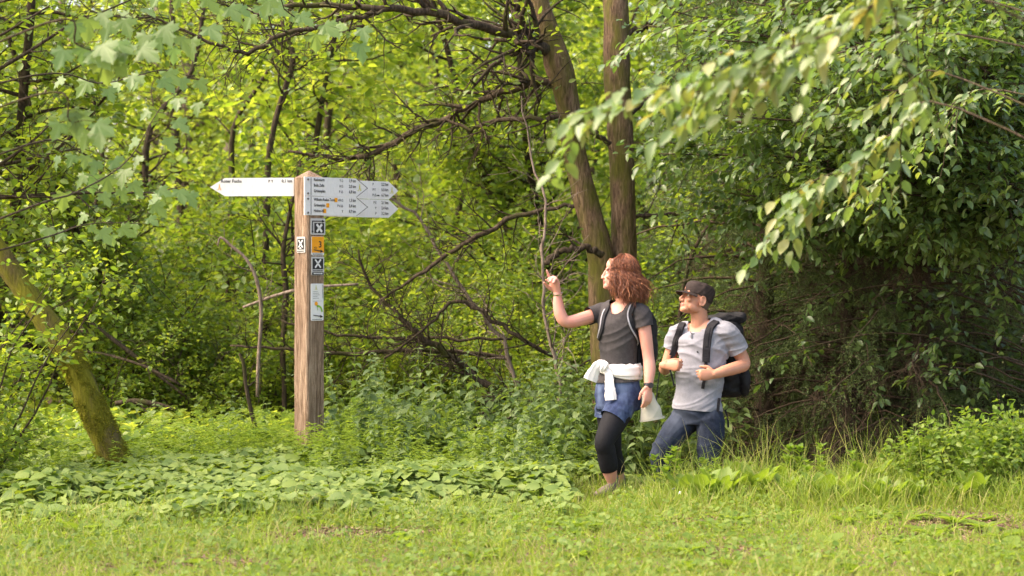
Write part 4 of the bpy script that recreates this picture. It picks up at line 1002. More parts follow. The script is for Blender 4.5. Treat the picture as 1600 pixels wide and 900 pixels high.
def hiker_mark(cx, cz, s):
    # small walking-figure mark used on the arrow tips
    q = lambda pts: [(cx + a * s, cz + b * s) for a, b in pts]
    return [q([(-.1, .75), (.12, .75), (.12, .98), (-.1, .98)]), q([(-.14, .2), (.1, .2), (.14, .7), (-.1, .7)]), q([(-.4, -.5), (-.25, -.55), (.02, .2), (-.12, .2)]), q([(.2, -.55), (.34, -.5), (.12, .2), (-.02, .2)]), q([(-.8, -.5), (-.45, -.5), (-.45, -.42), (-.8, -.42)]), q([(.3, .05), (.36, .05), (.5, -.5), (.44, -.5)])]
A45 = math.radians(45)
zt = P(483, 277, DP)[2] - pz; H1 = 60 / F * DP / 2
# two front arrows on the right face (running away to the right)
u = np.array([math.cos(A45), math.sin(A45), 0]); nf = np.array([math.sin(A45), -math.cos(A45), 0])
st = u * (-h2 - .036) + nf * (h2 + .012)
Lb, tp_ = .505, .115
rows = [[('Raabeturm', '1,9 km', 'Y \u2302'), ('Bolla Zelle', '2,0 km', 'H \u2302'), ('Gr\u00fcnenplan', '6,8 km', 'P \u25b3')], [('Wilhelm-Raabe-Turm', '1,3 km', 'i H \u2302'), ('Gr\u00fcnenplan', '5,4 km', 'P d \u25b3'), ('Holzen-Ith', '8,7 km', 'Y')]]
for r in range(2):
    z0 = zt - H1 * (r + 1) + .0015; s_ = sign(tuple(st + np.array([0, 0, z0])), A45, Lb, tp_, H1 - .003)
    it = []
    for j, (nm_, km, ic) in enumerate(rows[r]):
        zz = H1 - .036 - j * .042 + (.004 if r == 0 else 0)
        it += [(nm_, .085, zz, .021, .78, 'LEFT'), (km, Lb - .008, zz, .022, .8, 'RIGHT'), (ic, Lb - .135, zz, .019, .8, 'RIGHT')]
    obj('lettering', text_mesh(it, M['ink'], 'lettering'), s_, (0, -.0025, 0))
    obj('dividing_line', flat_poly([[(.056, .004), (.061, .004), (.061, H1 - .006), (.056, H1 - .006)]]).mesh('dividing_line', M['ink']), s_, (0, -.002, 0))
    for zz in (.018, H1 - .022):
        V, Fc = tube_vf(np.array([(.03, -.006, zz), (.03, .002, zz)]), [.008, .008], 10); obj('screw', py_mesh('screw', V, Fc, M['screw']), s_)
    if r == 0: obj('trail_mark', flat_poly(hiker_mark(Lb + .03, H1 * .45, .034)).mesh('trail_mark', M['olive']), s_, (0, -.0022, 0))
    else:
        for j, xx in enumerate((.285, .205, .175)):
            zz = H1 - .036 - j * .042
            obj('route_number', flat_poly([[(xx, zz - .006), (xx + .03, zz - .006), (xx + .03, zz + .026), (xx, zz + .026)]]).mesh('route_number', M['orange']), s_, (0, -.0022, 0))
    # dark edge line along the arrow tip
    e = .006
    obj('edge_line', flat_poly([[(Lb - e, 0.001), (Lb + .001, 0.001), (Lb + tp_ - .001, (H1 - .003) / 2), (Lb + tp_ - e * 1.6, (H1 - .003) / 2)], [(Lb + tp_ - e * 1.6, (H1 - .003) / 2), (Lb + tp_ - .001, (H1 - .003) / 2), (Lb + .001, H1 - .004), (Lb - e, H1 - .004)]]).mesh('edge_line', M['ink']), s_, (0, -.0018, 0))
# two rear arrows on the back-left face, longer, running the same way
zr = zt - .005; Hr = H1 * .99
st2 = u * (-h2 + .07) - nf * (h2 + .002)
Lr = .885
rows2 = [[('P', '2,2 km'), ('P Y', '5,5 km'), ('P \u25b3 \u25ac', '6,7 km')], [('P E', '2,1 km'), ('Y', '2,4 km'), ('P', '3,2 km')]]
for r in range(2):
    z0 = zr - Hr * (r + 1) + .0015; s_ = sign(tuple(st2 + np.array([0, 0, z0])), A45, Lr, .10, Hr - .003)
    it = []
    for j, (ic, km) in enumerate(rows2[r]):
        zz = Hr - .036 - j * .042
        it += [(km, Lr - .005, zz, .022, .85, 'RIGHT'), (ic, (.715 if r == 0 else Lr - .13), zz, .019, .85, 'LEFT' if r == 0 else 'RIGHT')]
    obj('lettering', text_mesh(it, M['ink'], 'lettering'), s_, (0, -.0025, 0))
    if r == 0: obj('trail_mark', flat_poly(hiker_mark(Lr + .032, Hr * .45, .034)).mesh('trail_mark', M['olive']), s_, (0, -.0022, 0))
# left arrow, fixed behind the post's left edge
rl = math.radians(-6)
zl = P(457, 306, DP)[2] - pz; Hl = 28.6 / F * DP
s_ = sign((-.118, .03, zl), rl, .530, .115, Hl, left=True)
obj('lettering', text_mesh([('Roter Fuchs', -.56, Hl - .035, .024, .95, 'LEFT'), ('P Y', -.195, Hl - .035, .02, .95, 'LEFT'), ('0,1 km', -.012, Hl - .035, .023, .9, 'RIGHT')], M['ink'], 'lettering'), s_, (0, -.0025, 0))
obj('trail_mark', flat_poly(hiker_mark(-.572, Hl * .45, .03)).mesh('trail_mark', M['orange']), s_, (0, -.0022, 0))
V, Fc = box_vf((-.02, .03, Hl / 2), (.09, .034, Hl * .8)); obj('bracket', py_mesh('bracket', V, Fc, M['screw']), s_)

# trail plaques on the two visible faces
def plaque(face, along, py_top, py_bot, w, base, items, rim=True, name='trail_plaque'):
    ang = A45 if face == 'R' else -A45
    un = np.array([math.cos(ang), math.sin(ang), 0]); fn = np.array([math.sin(ang), -math.cos(ang), 0])
    z1 = P(483, py_top, DP)[2] - pz; z0 = P(483, py_bot, DP)[2] - pz; hh_ = z1 - z0
    mb = MB(); e = .006; o = [(-w / 2 + e, 0), (w / 2 - e, 0), (w / 2, e), (w / 2, hh_ - e), (w / 2 - e, hh_), (-w / 2 + e, hh_), (-w / 2, hh_ - e), (-w / 2, e)]
    V = [(x, 0, z) for x, z in o] + [(x, .004, z) for x, z in o]
    Fc = [tuple(range(8)), tuple(range(15, 7, -1))] + [(i, i + 8, (i + 1) % 8 + 8, (i + 1) % 8) for i in range(8)]
    loc = un * along + fn * (h2 * 1.012 + .006) + np.array([0, 0, z0])
    p_ = obj(name, py_mesh(name, V, Fc, M['alu'] if rim else M[base]), sp, tuple(loc), (0, 0, ang))
    for i, (nm_, mat, polys) in enumerate(items(w, hh_)):
        if isinstance(polys, list) and len(polys) and isinstance(polys[0], tuple): me = text_mesh(polys, M[mat], nm_)
        else: me = flat_poly(polys).mesh(nm_, M[mat])
        obj(nm_, me, p_, (0, -.0012 - .0009 * i, 0))
    return p_
def rect(x0, z0, x1, z1): return [(x0, z0), (x1, z0), (x1, z1), (x0, z1)]
def xmark(cx, cz, s, w):
    out = []
    for a in (1, -1):
        d = np.array([s, a * s * 1.15]); n = nrm(np.array([-d[1], d[0]])) * w
        out.append([tuple(np.array([cx, cz]) + v) for v in (-d - n, -d + n, d + n, d - n)])
    return out
def it_top(w, h):
    return [('black_field', 'ink', [rect(-w * .26, h * .1, w * .42, h * .72)]), ('white_cross', 'sign', xmark(w * .08, h * .41, w * .18, w * .065)),
            ('corner_arrow', 'ink', [rect(-w * .42, h * .22, -w * .36, h * .84), rect(-w * .42, h * .8, w * .3, h * .86), [(-w * .46, h * .24), (-w * .39, h * .06), (-w * .32, h * .24)], [(w * .26, h * .74), (w * .46, h * .83), (w * .26, h * .92)]])]
def it_x(w, h):
    return [('black_field', 'ink', [rect(-w * .4, h * .2, w * .4, h * .88)]), ('white_cross', 'sign', xmark(0, h * .56, w * .24, w * .06)),
            ('small_print', 'ink', [rect(-w * .4 + k * w * .1, h * .06, -w * .33 + k * w * .1, h * .13) for k in range(8)]), ('white_gable', 'sign', [[(-w * .14, h * .25), (0, h * .36), (w * .14, h * .25)]])]
def it_x2(w, h):
    return [('black_field', 'ink', [rect(-w * .42, h * .32, w * .42, h * .9), rect(-w * .46, h * .02, w * .46, h * .16)]), ('white_cross', 'sign', xmark(0, h * .63, w * .22, w * .055)),
            ('small_print', 'ink', [rect(-w * .4 + k * w * .1, h * .21, -w * .33 + k * w * .1, h * .27) for k in range(8)]),
            ('double_arrow', 'sign', [rect(-w * .24, h * .07, w * .24, h * .11), [(-w * .24, h * .13), (-w * .38, h * .09), (-w * .24, h * .05)], [(w * .24, h * .05), (w * .38, h * .09), (w * .24, h * .13)]])]
def it_or(w, h):
    return [('orange_field', 'orange', [rect(-w * .49, h * .14, w * .49, h * .99)]), ('number', 'ink', [('3', w * .18, h * .42, h * .33, 1.0, 'CENTER'), ('>2', -w * .22, h * .34, h * .12, 1., 'CENTER')]),
            ('small_print', 'ink', [rect(-w * .42 + k * w * .1, h * .045, -w * .35 + k * w * .1, h * .095) for k in range(8)]),
            ('arrow', 'ink', [[(-w * .36, h * .32), (-w * .34, h * .27), (w * .26, h * .19), (w * .28, h * .24)], [(w * .2, h * .31), (w * .42, h * .19), (w * .18, h * .13)]])]
def it_wh(w, h):
    circ = [(-w * .1 + math.cos(a) * w * .13, h * .46 + math.sin(a) * w * .13) for a in np.linspace(0, 6.28, 13)[:-1]]
    arc = []
    for k in range(5):
        a0, a1 = 1.75 - k * .36, 1.75 - (k + 1) * .36; r0, r1 = w * .3, w * .42; c0 = (0, h * .24)
        arc.append([(c0[0] + math.cos(a) * r, c0[1] + math.sin(a) * r) for a, r in ((a0, r0), (a0, r1), (a1, r1), (a1, r0))])
    ln = [rect(-w * .36, h * (.78 - .045 * k), w * (.02 + .09 * (k % 3)), h * (.788 - .045 * k)) for k in range(5)]
    return [('small_print', 'ink', ln + [rect(-w * .4 + k * w * .1, h * .02, -w * .33 + k * w * .1, h * .038) for k in range(8)]), ('flower_mark', 'orange', [circ]), ('green_curve', 'green_p', arc + [rect(w * -.02, h * .28, w * .02, h * .42)]),
            ('trail_mark', 'olive', hiker_mark(-w * .12, h * .87, w * .2)), ('side_bar', 'ink', [rect(w * .4, h * .6, w * .43, h * .97), rect(-w * .4, h * .525, w * .36, h * .53)]),
            ('arrow', 'ink', [[(-w * .36, h * .16), (-w * .34, h * .135), (w * .26, h * .10), (w * .28, h * .125)], [(w * .2, h * .155), (w * .44, h * .10), (w * .2, h * .07)]])]
plaque('R', .012, 341.5, 367, .140, 'sign', it_top)
plaque('R', .010, 369.5, 399, .120, 'sign', it_or, rim=False)
plaque('R', .010, 401, 430, .122, 'sign', it_x2)
plaque('R', .005, 443, 500.5, .120, 'sign', it_wh, rim=False)
plaque('L', .012, 370, 395, .098, 'sign', it_x)
# ------------------------------------------------------------------ people
from mathutils.bvhtree import BVHTree
import bmesh
rng = np.random.default_rng(71)
def fuse(parts, voxel, mats, smooth=3, name='body', wr=None):
    mb = MB()
    for V, Fc in parts: mb.add(V, Fc)
    me = mb.mesh('tmp', None); o = bpy.data.objects.new('tmp', me); COL.objects.link(o)
    m = o.modifiers.new('r', 'REMESH'); m.mode = 'VOXEL'; m.voxel_size = voxel
    if smooth: s = o.modifiers.new('s', 'SMOOTH'); s.factor = .5; s.iterations = smooth
    dg = bpy.context.evaluated_depsgraph_get(); e = o.evaluated_get(dg)
    out = bpy.data.meshes.new_from_object(e, depsgraph=dg); out.name = name
    bpy.data.objects.remove(o); bpy.data.meshes.remove(me)
    out.materials.clear()
    for mm in (mats if isinstance(mats, list) else [mats]): out.materials.append(mm)
    n = len(out.vertices); co = np.empty(n * 3, np.float32); out.vertices.foreach_get('co', co); co = co.reshape(-1, 3)
    if wr is not None:
        nn = np.array([v.normal[:] for v in out.vertices]); co = co + nn * wr(co)[:, None]; out.vertices.foreach_set('co', co.astype(np.float32).ravel())
    out.polygons.foreach_set('use_smooth', np.ones(len(out.polygons), bool)); out.update()
    return out
def hem(me, co, no, region):
    """cut a garment clean along a plane (only faces inside region) so that it ends in an open hem"""
    bm = bmesh.new(); bm.from_mesh(me); co = np.asarray(co, float)
    vs = {v for v in bm.verts if region(np.array(v.co))}
    fs = [f for f in bm.faces if all(v in vs for v in f.verts)]
    es = list({e for f in fs for e in f.edges}); vv = list({v for f in fs for v in f.verts})
    bmesh.ops.bisect_plane(bm, geom=fs + es + vv, dist=1e-5, plane_co=Vector(co), plane_no=Vector(nrm(no)), clear_outer=True)
    bm.to_mesh(me); bm.free(); me.polygons.foreach_set('use_smooth', np.ones(len(me.polygons), bool)); me.update(); return me
def near(c, r): return lambda v: np.linalg.norm(v - np.asarray(c)) < r
def shift(me, off):
    n = len(me.vertices); co = np.empty(n * 3, np.float32); me.vertices.foreach_get('co', co); co = co.reshape(-1, 3) - np.asarray(off, np.float32)
    me.vertices.foreach_set('co', co.ravel()); me.update(); return me
def limb(pts, rad, ref=(0, -1, 0), sides=14, n=None):
    pts = np.asarray(pts, float); rad = np.array([r if hasattr(r, '__len__') else (r, r) for r in rad], float)
    n = n or len(pts) * 4; q = spline(np.hstack([pts, rad]), n); return tube_vf(q[:, :3], np.maximum(q[:, 3:], .003), sides, ref, True, True)
def rot_about(v, ax, a):
    ax = nrm(ax); return v * math.cos(a) + np.cross(ax, v) * math.sin(a) + ax * np.dot(ax, v) * (1 - math.cos(a))
def hand(w, d, back, thumb_side, curls, thumb=(.6, .5), s=1.0):
    """w wrist, d palm direction, back = outward normal of the hand's back; thumb_side +1/-1 along cross(d, back)"""
    d = nrm(d); back = nrm(back - d * np.dot(back, d)); lat = np.cross(d, back) * thumb_side; parts = []
    parts.append(limb([w - d * .03 * s, w + d * .02 * s, w + d * .06 * s, w + d * .088 * s], [(.026 * s, .021 * s), (.032 * s, .02 * s), (.040 * s, .018 * s), (.038 * s, .014 * s)], back))
    lens = [.070, .078, .073, .058]
    for i in range(4):
        b = w + d * (.085 - .004 * (i == 3)) * s + lat * (.0285 - .019 * i) * s; v = d.copy(); pts = [b - d * .015 * s, b]; L = lens[i] * s
        for k, f in enumerate((.45, .3, .25)):
            v = rot_about(v, np.cross(v, -back), curls[i] * (1, 1.1, .8)[k]); pts.append(pts[-1] + v * L * f)
        parts.append(limb(pts, [.0095 * s, .0098 * s, .0092 * s, .0085 * s, .007 * s], back, 8, 14))
    b = w + d * .022 * s + lat * .03 * s - back * .006 * s
    v1 = nrm(d * .75 + lat * thumb[0] - back * thumb[1]); v2 = nrm(d * .95 + lat * thumb[0] * .2 - back * thumb[1] * .9)
    parts.append(limb([b - v1 * .02 * s, b + v1 * .03 * s, b + v1 * .03 * s + v2 * .028 * s, b + v1 * .03 * s + v2 * .05 * s], [.014 * s, .013 * s, .0105 * s, .008 * s], back, 8, 14))
    return parts
class Head:
    def __init__(s, c, f, up=(0, 0, 1), k=1.0):
        s.c = np.asarray(c, float); s.f = nrm(f); s.r = nrm(np.cross(s.f, up)); s.u = np.cross(s.r, s.f); s.k = k
        s.M = np.stack([s.r, s.f, s.u], 1)
    def w(s, p): return s.c + (np.asarray(p, float) * s.k) @ s.M.T
    def loc(s, P_): return (np.asarray(P_) - s.c) @ s.M / s.k
    def ell(s, c, r, rot=None, nu=18, nv=12):
        MM = s.M if rot is None else s.M @ np.array(Matrix.Rotation(rot[0], 3, rot[1]))
        return ell_vf(s.w(c), np.array(r) * s.k, MM, nu, nv)
    def tube(s, pts, rad, ref=(0, 0, 1), sides=10): return tube_vf(np.array([s.w(p) for p in pts]), [np.array(r) * s.k if hasattr(r, '__len__') else r * s.k for r in rad], sides, s.M @ np.array(ref, float), True, True)
    def skin(s, man=False):
        w = 1.04 if man else .97; o = []; nz = 0 if man else -.006
        o += [s.ell((0, -.018, .028), (.074 * w, .094, .086)), s.ell((0, .012, -.028), (.062 * w, .074, .08)), s.ell((0, .04, -.045), (.052 * w, .05, .062))]
        o += [s.ell((0, .072, -.098), (.025 * w, .02, .018)), s.ell((0, .058, -.09), (.036 * w, .034, .024))]
        for q in (-1, 1):
            o += [s.ell((q * .045 * w, .018, -.07), (.017, .045, .026), (.25, 'X')), s.ell((q * .04, .064, -.026), (.022, .02, .017)), s.ell((q * .03, .082, .022), (.024, .009, .009)),
                  s.ell((q * .012, .098, -.04), (.009, .011, .008)), s.ell((q * .031, .071, .002), (.016, .0125, .011))]
            # ear: flat shell with a raised rim
            ec = np.array([q * .073 * w, -.012, -.012]); rim = [ec + np.array([q * .010, -.020 * math.sin(a) - .002, .033 * math.cos(a)]) for a in np.linspace(-.6, 3.5, 12)]
            o += [s.ell(ec, (.010, .019, .030)), s.tube(rim, [.0055] * 12), s.ell(ec + np.array([q * .004, .008, -.028]), (.007, .009, .010))]
        o += [s.tube([(0, .079, .022), (0, .091, .004), (0, .103 + nz, -.016), (0, .113 + nz, -.031)], [(.008, .008), (.0085, .009), (.009, .010), (.0105, .0085)], (0, 1, 0)), s.ell((0, .104, -.042), (.008, .012, .007))]
        o += [s.ell((0, .087, -.061), (.023, .011, .0065)), s.ell((0, .0845, -.0735), (.02, .011, .007)), s.ell((0, .05, .055), (.055 * w, .04, .045)), s.ell((0, .081, -.052), (.02, .01, .012))]
        return o
def skin_mat(name, c, red):
    t = NT(name); n = t.noise(9, 4, .6, t.coord()); n2 = t.noise(320, 2, .6, t.coord())
    col = t.ramp(n, [(.3, tuple(x * .9 for x in c)), (.55, c), (.75, red)])
    b = t.bsdf(col, .5, t.bump(n2, .12, .002), .35); b.inputs['Subsurface Weight'].default_value = .12
    b.inputs['Subsurface Radius'].default_value = (.012, .005, .003); b.inputs['Subsurface Scale'].default_value = 1.0
    return t.done(b)
def cloth_mat(name, c, var=.25, scale=60, rough=.9, weave=900, bump=.25, fade=None, fscale=6, heather=None):
    t = NT(name); n = t.noise(scale, 4, .6, t.coord()); n2 = t.noise(weave, 2, .5, t.coord((1, 1, .35)))
    col = t.ramp(n, [(.3, tuple(x * (1 - var) for x in c)), (.7, tuple(min(x * (1 + var), 1) for x in c))])
    if fade is not None:
        mx = t.n('ShaderNodeMixRGB'); t.l(t.ramp(t.noise(fscale, 3, .6, t.coord((1, 1, .45))), [(.42, (0, 0, 0)), (.7, (1, 1, 1))]), mx.inputs[0]); t.l(col, mx.inputs[1]); mx.inputs[2].default_value = (*fade, 1); col = mx.outputs[0]
    if heather:
        mx = t.n('ShaderNodeMixRGB', blend_type='MULTIPLY'); mx.inputs[0].default_value = heather; t.l(col, mx.inputs[1]); t.l(t.ramp(t.noise(420, 3, .7, t.coord((1, 1, .5))), [(.35, (.45, .45, .47)), (.6, (1, 1, 1))]), mx.inputs[2]); col = mx.outputs[0]
    return t.done(t.bsdf(col, rough, t.bump(n2, bump, .002), .15))
M['skin_w'] = skin_mat('woman_skin', (.57, .27, .205), (.60, .22, .165)); M['skin_m'] = skin_mat('man_skin', (.50, .235, .15), (.53, .19, .12))
M['lip'] = plain_mat('lips', (.42, .14, .12), .4); M['eye_w'] = plain_mat('eye_white', (.7, .68, .64), .2, .5); M['iris'] = plain_mat('iris', (.05, .035, .025), .1, .5)
t = NT('auburn_hair'); gi = t.n('ShaderNodeNewGeometry'); M['hair'] = t.done(t.bsdf(t.ramp(gi.outputs['Random Per Island'], [(0, (.06, .018, .009)), (.5, (.19, .055, .024)), (1, (.46, .18, .08))]), .38, None, .5))
M['hair_in'] = plain_mat('auburn_hair_inside', (.11, .034, .016), .6, .2, 60, .3)
M['grey_hair'] = plain_mat('short_grey_hair', (.11, .08, .06), .8, .1, 300, .4, .3)
M['tee_w'] = cloth_mat('charcoal_tee', (.058, .053, .054), .2, 40, heather=.5); M['denim_s'] = cloth_mat('blue_denim', (.028, .042, .092), .3, 45, fade=(.095, .135, .225), fscale=9, bump=.5)
M['legging'] = cloth_mat('black_legging', (.010, .010, .012), .2, 40, .75, bump=.1); M['jacket'] = cloth_mat('off_white_fleece', (.72, .69, .66), .06, 20, bump=.3)
M['tee_m'] = cloth_mat('heather_grey_tee', (.255, .26, .295), .1, 30, heather=.35); M['jean_m'] = cloth_mat('dark_denim', (.018, .025, .042), .3, 45, fade=(.06, .075, .105), fscale=5, bump=.5)
M['pack'] = cloth_mat('black_nylon', (.014, .014, .016), .3, 30, .6, 500, .4); M['strap'] = cloth_mat('black_webbing', (.018, .018, .022), .3, 60, .7, 700, .4)
M['piping'] = plain_mat('grey_piping', (.3, .3, .33), .5); M['cap'] = cloth_mat('brown_black_cap', (.035, .026, .024), .25, 40, .85, 600, .4)
M['hat'] = cloth_mat('beige_hat', (.40, .38, .31), .08, 20, .85, 500, .5); M['shoe'] = plain_mat('grey_brown_shoe', (.14, .11, .09), .7, .3, 40, .2)
M['silver'] = plain_mat('silver', (.7, .7, .7), .25, .5, Metallic=1.0); M['black_gloss'] = plain_mat('watch_black', (.01, .01, .012), .25, .5)

def folds(seed, amp, fx, fz, band=None, tilt=.5):
    """cloth creases: narrow ridges running roughly across the body"""
    ca, sa = math.cos(tilt), math.sin(tilt)
    def g(co):
        x, y, z = co[:, 0], co[:, 1], co[:, 2]
        h = x * .8 + y * .6; s = z * ca + h * sa; q = h * ca - z * sa
        wp = vnoise(h * 5 + 3, z * 5, seed + 9) * 1.6
        r1 = 1.12 - np.sqrt((2 * vnoise(s * fz + wp, q * fx * .45 + 7, seed) - 1) ** 2 + .015); s2 = z * ca - h * sa
        r2 = 1.12 - np.sqrt((2 * vnoise(s2 * fz * 1.7 + wp + 11, q * fx * .8, seed + 3) - 1) ** 2 + .015)
        r = amp * (r1 ** 2.2 * .75 + r2 ** 2.5 * .4 - .45)
        return r if band is None else r * band(co)
    return g
def ribbon_vf(pts, nors, w, th):
    pts = np.asarray(pts, float); nors = nrm(np.asarray(nors, float)); t_ = nrm(np.gradient(pts, axis=0)); s = nrm(np.cross(t_, nors)); n2 = np.cross(s, t_); V = []; k = len(pts)
    w = np.broadcast_to(np.asarray(w, float), (k,))
    for i in range(k):
        a = s[i] * w[i] / 2; b = n2[i] * th
        V += [pts[i] - a, pts[i] - a * .85 + b, pts[i] + a * .85 + b, pts[i] + a]
    Fc = []
    for i in range(k - 1):
        for j in range(4): Fc.append((i * 4 + j, i * 4 + (j + 1) % 4, i * 4 + 4 + (j + 1) % 4, i * 4 + 4 + j))
    Fc += [(3, 2, 1, 0), tuple((k - 1) * 4 + j for j in range(4))]
    return np.array(V), Fc
def on_surface(bvh, pix, D, n=24, off=.004):
    """lay a path on a garment: pixel polyline -> points and normals on its near surface"""
    pp = spline(np.array(pix, float), n); pts, nn = [], []
    o = Vector((0, 0, EYE)); last = D
    for a, b in pp:
        d = Vector(P(a, b, 1.0) - np.array([0, 0, EYE])).normalized(); h, m, _, _ = bvh.ray_cast(o, d)
        if h is None or h.y > D + .35: h = Vector(P(a, b, last)); m = Vector((0, -1, 0))
        last = h.y; pts.append(np.array(h)); nn.append(np.array(m if m.y < 0 else -m))
    pts = np.array(pts); nn = np.array(nn)
    for _ in range(3): pts[1:-1] = (pts[:-2] + 2 * pts[1:-1] + pts[2:]) / 4; nn[1:-1] = nrm(nn[:-2] + nn[1:-1] + nn[2:])
    return pts + nn * off, nn
def bvh_of(me): return BVHTree.FromPolygons([v.co[:] for v in me.vertices], [p.vertices[:] for p in me.polygons])
def ring_vf(c, ax, ra, rb, th, wid, ref, seg=22):
    ax = nrm(ax); a = nrm(np.cross(ax, ref)); b = np.cross(ax, a); V, Fc = [], []
    for i in range(seg):
        q = 2 * math.pi * i / seg; rd = a * math.cos(q) * ra + b * math.sin(q) * rb; o_ = nrm(rd)
        V += [c + rd - ax * wid / 2, c + rd + o_ * th - ax * wid / 2, c + rd + o_ * th + ax * wid / 2, c + rd + ax * wid / 2]
    for i in range(seg):
        j = (i + 1) % seg
        for k in range(4): Fc.append((i * 4 + k, i * 4 + (k + 1) % 4, j * 4 + (k + 1) % 4, j * 4 + k))
    return np.array(V), Fc
def shoe(ank, f, k=1.0):
    f = nrm(np.array([f[0], f[1], 0])); a = np.asarray(ank, float); z = np.array([0, 0, 1.])
    return [limb([a + z * .02 - f * .01, a - z * .03 - f * .015, a - z * .06 - f * .02], [.042, .045, .04], f), limb([a - z * .06 - f * .055, a - z * .055 + f * .03, a - z * .065 + f * .11, a - z * .072 + f * .175], [(.036, .035), (.042, .042), (.046, .03), (.03, .018)], (0, 0, 1))]

# ============================ woman
DW = 14.0
W = lambda px, py, dy=0.: P(px, py, DW + dy)
fw = nrm(np.array([-.62, -.785, 0])); lw = nrm(np.array([.785, -.62, 0]))
wo = np.array([W(957, 600)[0], DW, float(ground_z(W(957, 600)[0], DW))])
woman = thing('person', 'person with curly auburn hair in charcoal tee and denim shorts pointing towards the signpost', 'person', tuple(wo))
hd = Head(W(966, 428, -.02), (-.955, .05, .12), (.10, 0, 1), 1.0)
tor = [(966, 640, 0, .158, .118), (966, 612, 0, .166, .125), (967, 572, 0, .132, .10), (967, 538, 0, .135, .105), (966, 514, 0, .145, .12), (969, 494, 0, .158, .095), (972, 482, 0, .14, .07), (974, 474, .01, .075, .055)]
def torso(grow_, lst, Wf, f, n=30, lo=0, hi=None):
    a = np.array([list(Wf(p[0], p[1], p[2])) + [p[3] + grow_, p[4] + grow_] for p in lst[lo:hi]]); q = spline(a, n)
    return tube_vf(q[:, :3], q[:, 3:], 28, f, True, False)
parts = [torso(-.012, tor, W, fw)]
parts += [limb([W(976, 482, .0), W(973, 466, .0), W(970, 448, -.01)], [.056, .05, .05])]
sR, sL = W(942, 488, .10), W(1001, 489, -.10)
parts += [limb([W(958, 487, .05), sR, W(915, 497, .03), W(886, 503, -.03), W(876, 492, -.035), W(872, 474, -.03), W(871, 458, -.03)], [.05, .052, .048, .042, .043, .037, .026], (0, -1, 0), 14, 40)]
parts += [limb([W(984, 486, -.05), sL, W(1008, 520, -.115), W(1013, 556, -.12), W(1015, 575, -.14), W(1014, 592, -.165), W(1013, 606, -.18)], [.05, .05, .046, .040, .042, .035, .028], (0, -1, 0), 14, 40)]
# pointing hand: index out, the rest folded
wr = W(870.5, 456, -.03); hdv = nrm(W(861, 424, -.07) - W(870.5, 456, -.03))
hR = hand(wr, hdv, nrm(np.array([.55, .75, .3])), 1, (.03, .85, 1.0, 1.1), (.3, .6), 1.06); parts += hR
wl = W(1013, 604, -.18); hL = hand(wl, nrm(np.array([-.05, -.1, -1])), nrm(np.array([.55, -.83, 0])), 1, (.28, .32, .36, .4), (.35, .5), .97); parts += hL
# legs
hipL, hipR = W(978, 622, -.06), W(953, 622, .07)
legL = ([hipL, W(961, 655, -.13), W(945, 688, -.2), W(947, 705, -.18), W(951, 728, -.14), W(956, 752, -.1)], [.092, .085, .064, .06, .058, .036])
legR = ([hipR, W(952, 655, .09), W(956, 690, .09), W(958, 708, .14), W(963, 730, .2), W(967, 752, .27)], [.09, .08, .062, .058, .055, .036])
parts += [limb(*legL, n=36), limb(*legR, n=36)]
parts += hd.skin()
me = fuse(parts, .0048, [M['skin_w'], M['lip']], 2, 'body')
def paint_lips(me, hd):
    lc = hd.loc(np.array([p.center[:] for p in me.polygons])); k = (np.abs(lc[:, 2] + .067) < .0115) & (np.abs(lc[:, 0]) < .022) & (lc[:, 1] > .083) & (lc[:, 1] < .11)
    me.polygons.foreach_set('material_index', k.astype(np.int32)); me.update()
paint_lips(me, hd)
obj('body', shift(me, wo), woman)
def face_bits(hd, root, o0, brow):
    for q in (-1, 1):
        V, Fc = hd.ell((q * .031, .077, .001), (.0125, .0085, .0062)); e = obj('eye', py_mesh('eye', V - o0, Fc, M['eye_w'], True), root)
        V, Fc = hd.ell((q * .031, .0835, .001), (.0055, .0035, .0055)); obj('iris', py_mesh('iris', V - o0, Fc, M['iris'], True), e)
        V, Fc = hd.tube([(q * .014, .0905, .024), (q * .03, .091, .028), (q * .047, .080, .023)], [.0026, .0032, .002]); obj('eyebrow', py_mesh('eyebrow', V - o0, Fc, M[brow], True), root)
face_bits(hd, woman, wo, 'hair_in')
# hair
inner = fuse([hd.ell((0, -.024, .034), (.09, .104, .096)), hd.ell((0, -.055, -.06), (.088, .082, .11)), hd.ell((.055, -.015, -.07), (.03, .05, .1)), hd.ell((-.055, -.015, -.07), (.03, .05, .1))], .008, M['hair_in'], 2, 'hair')
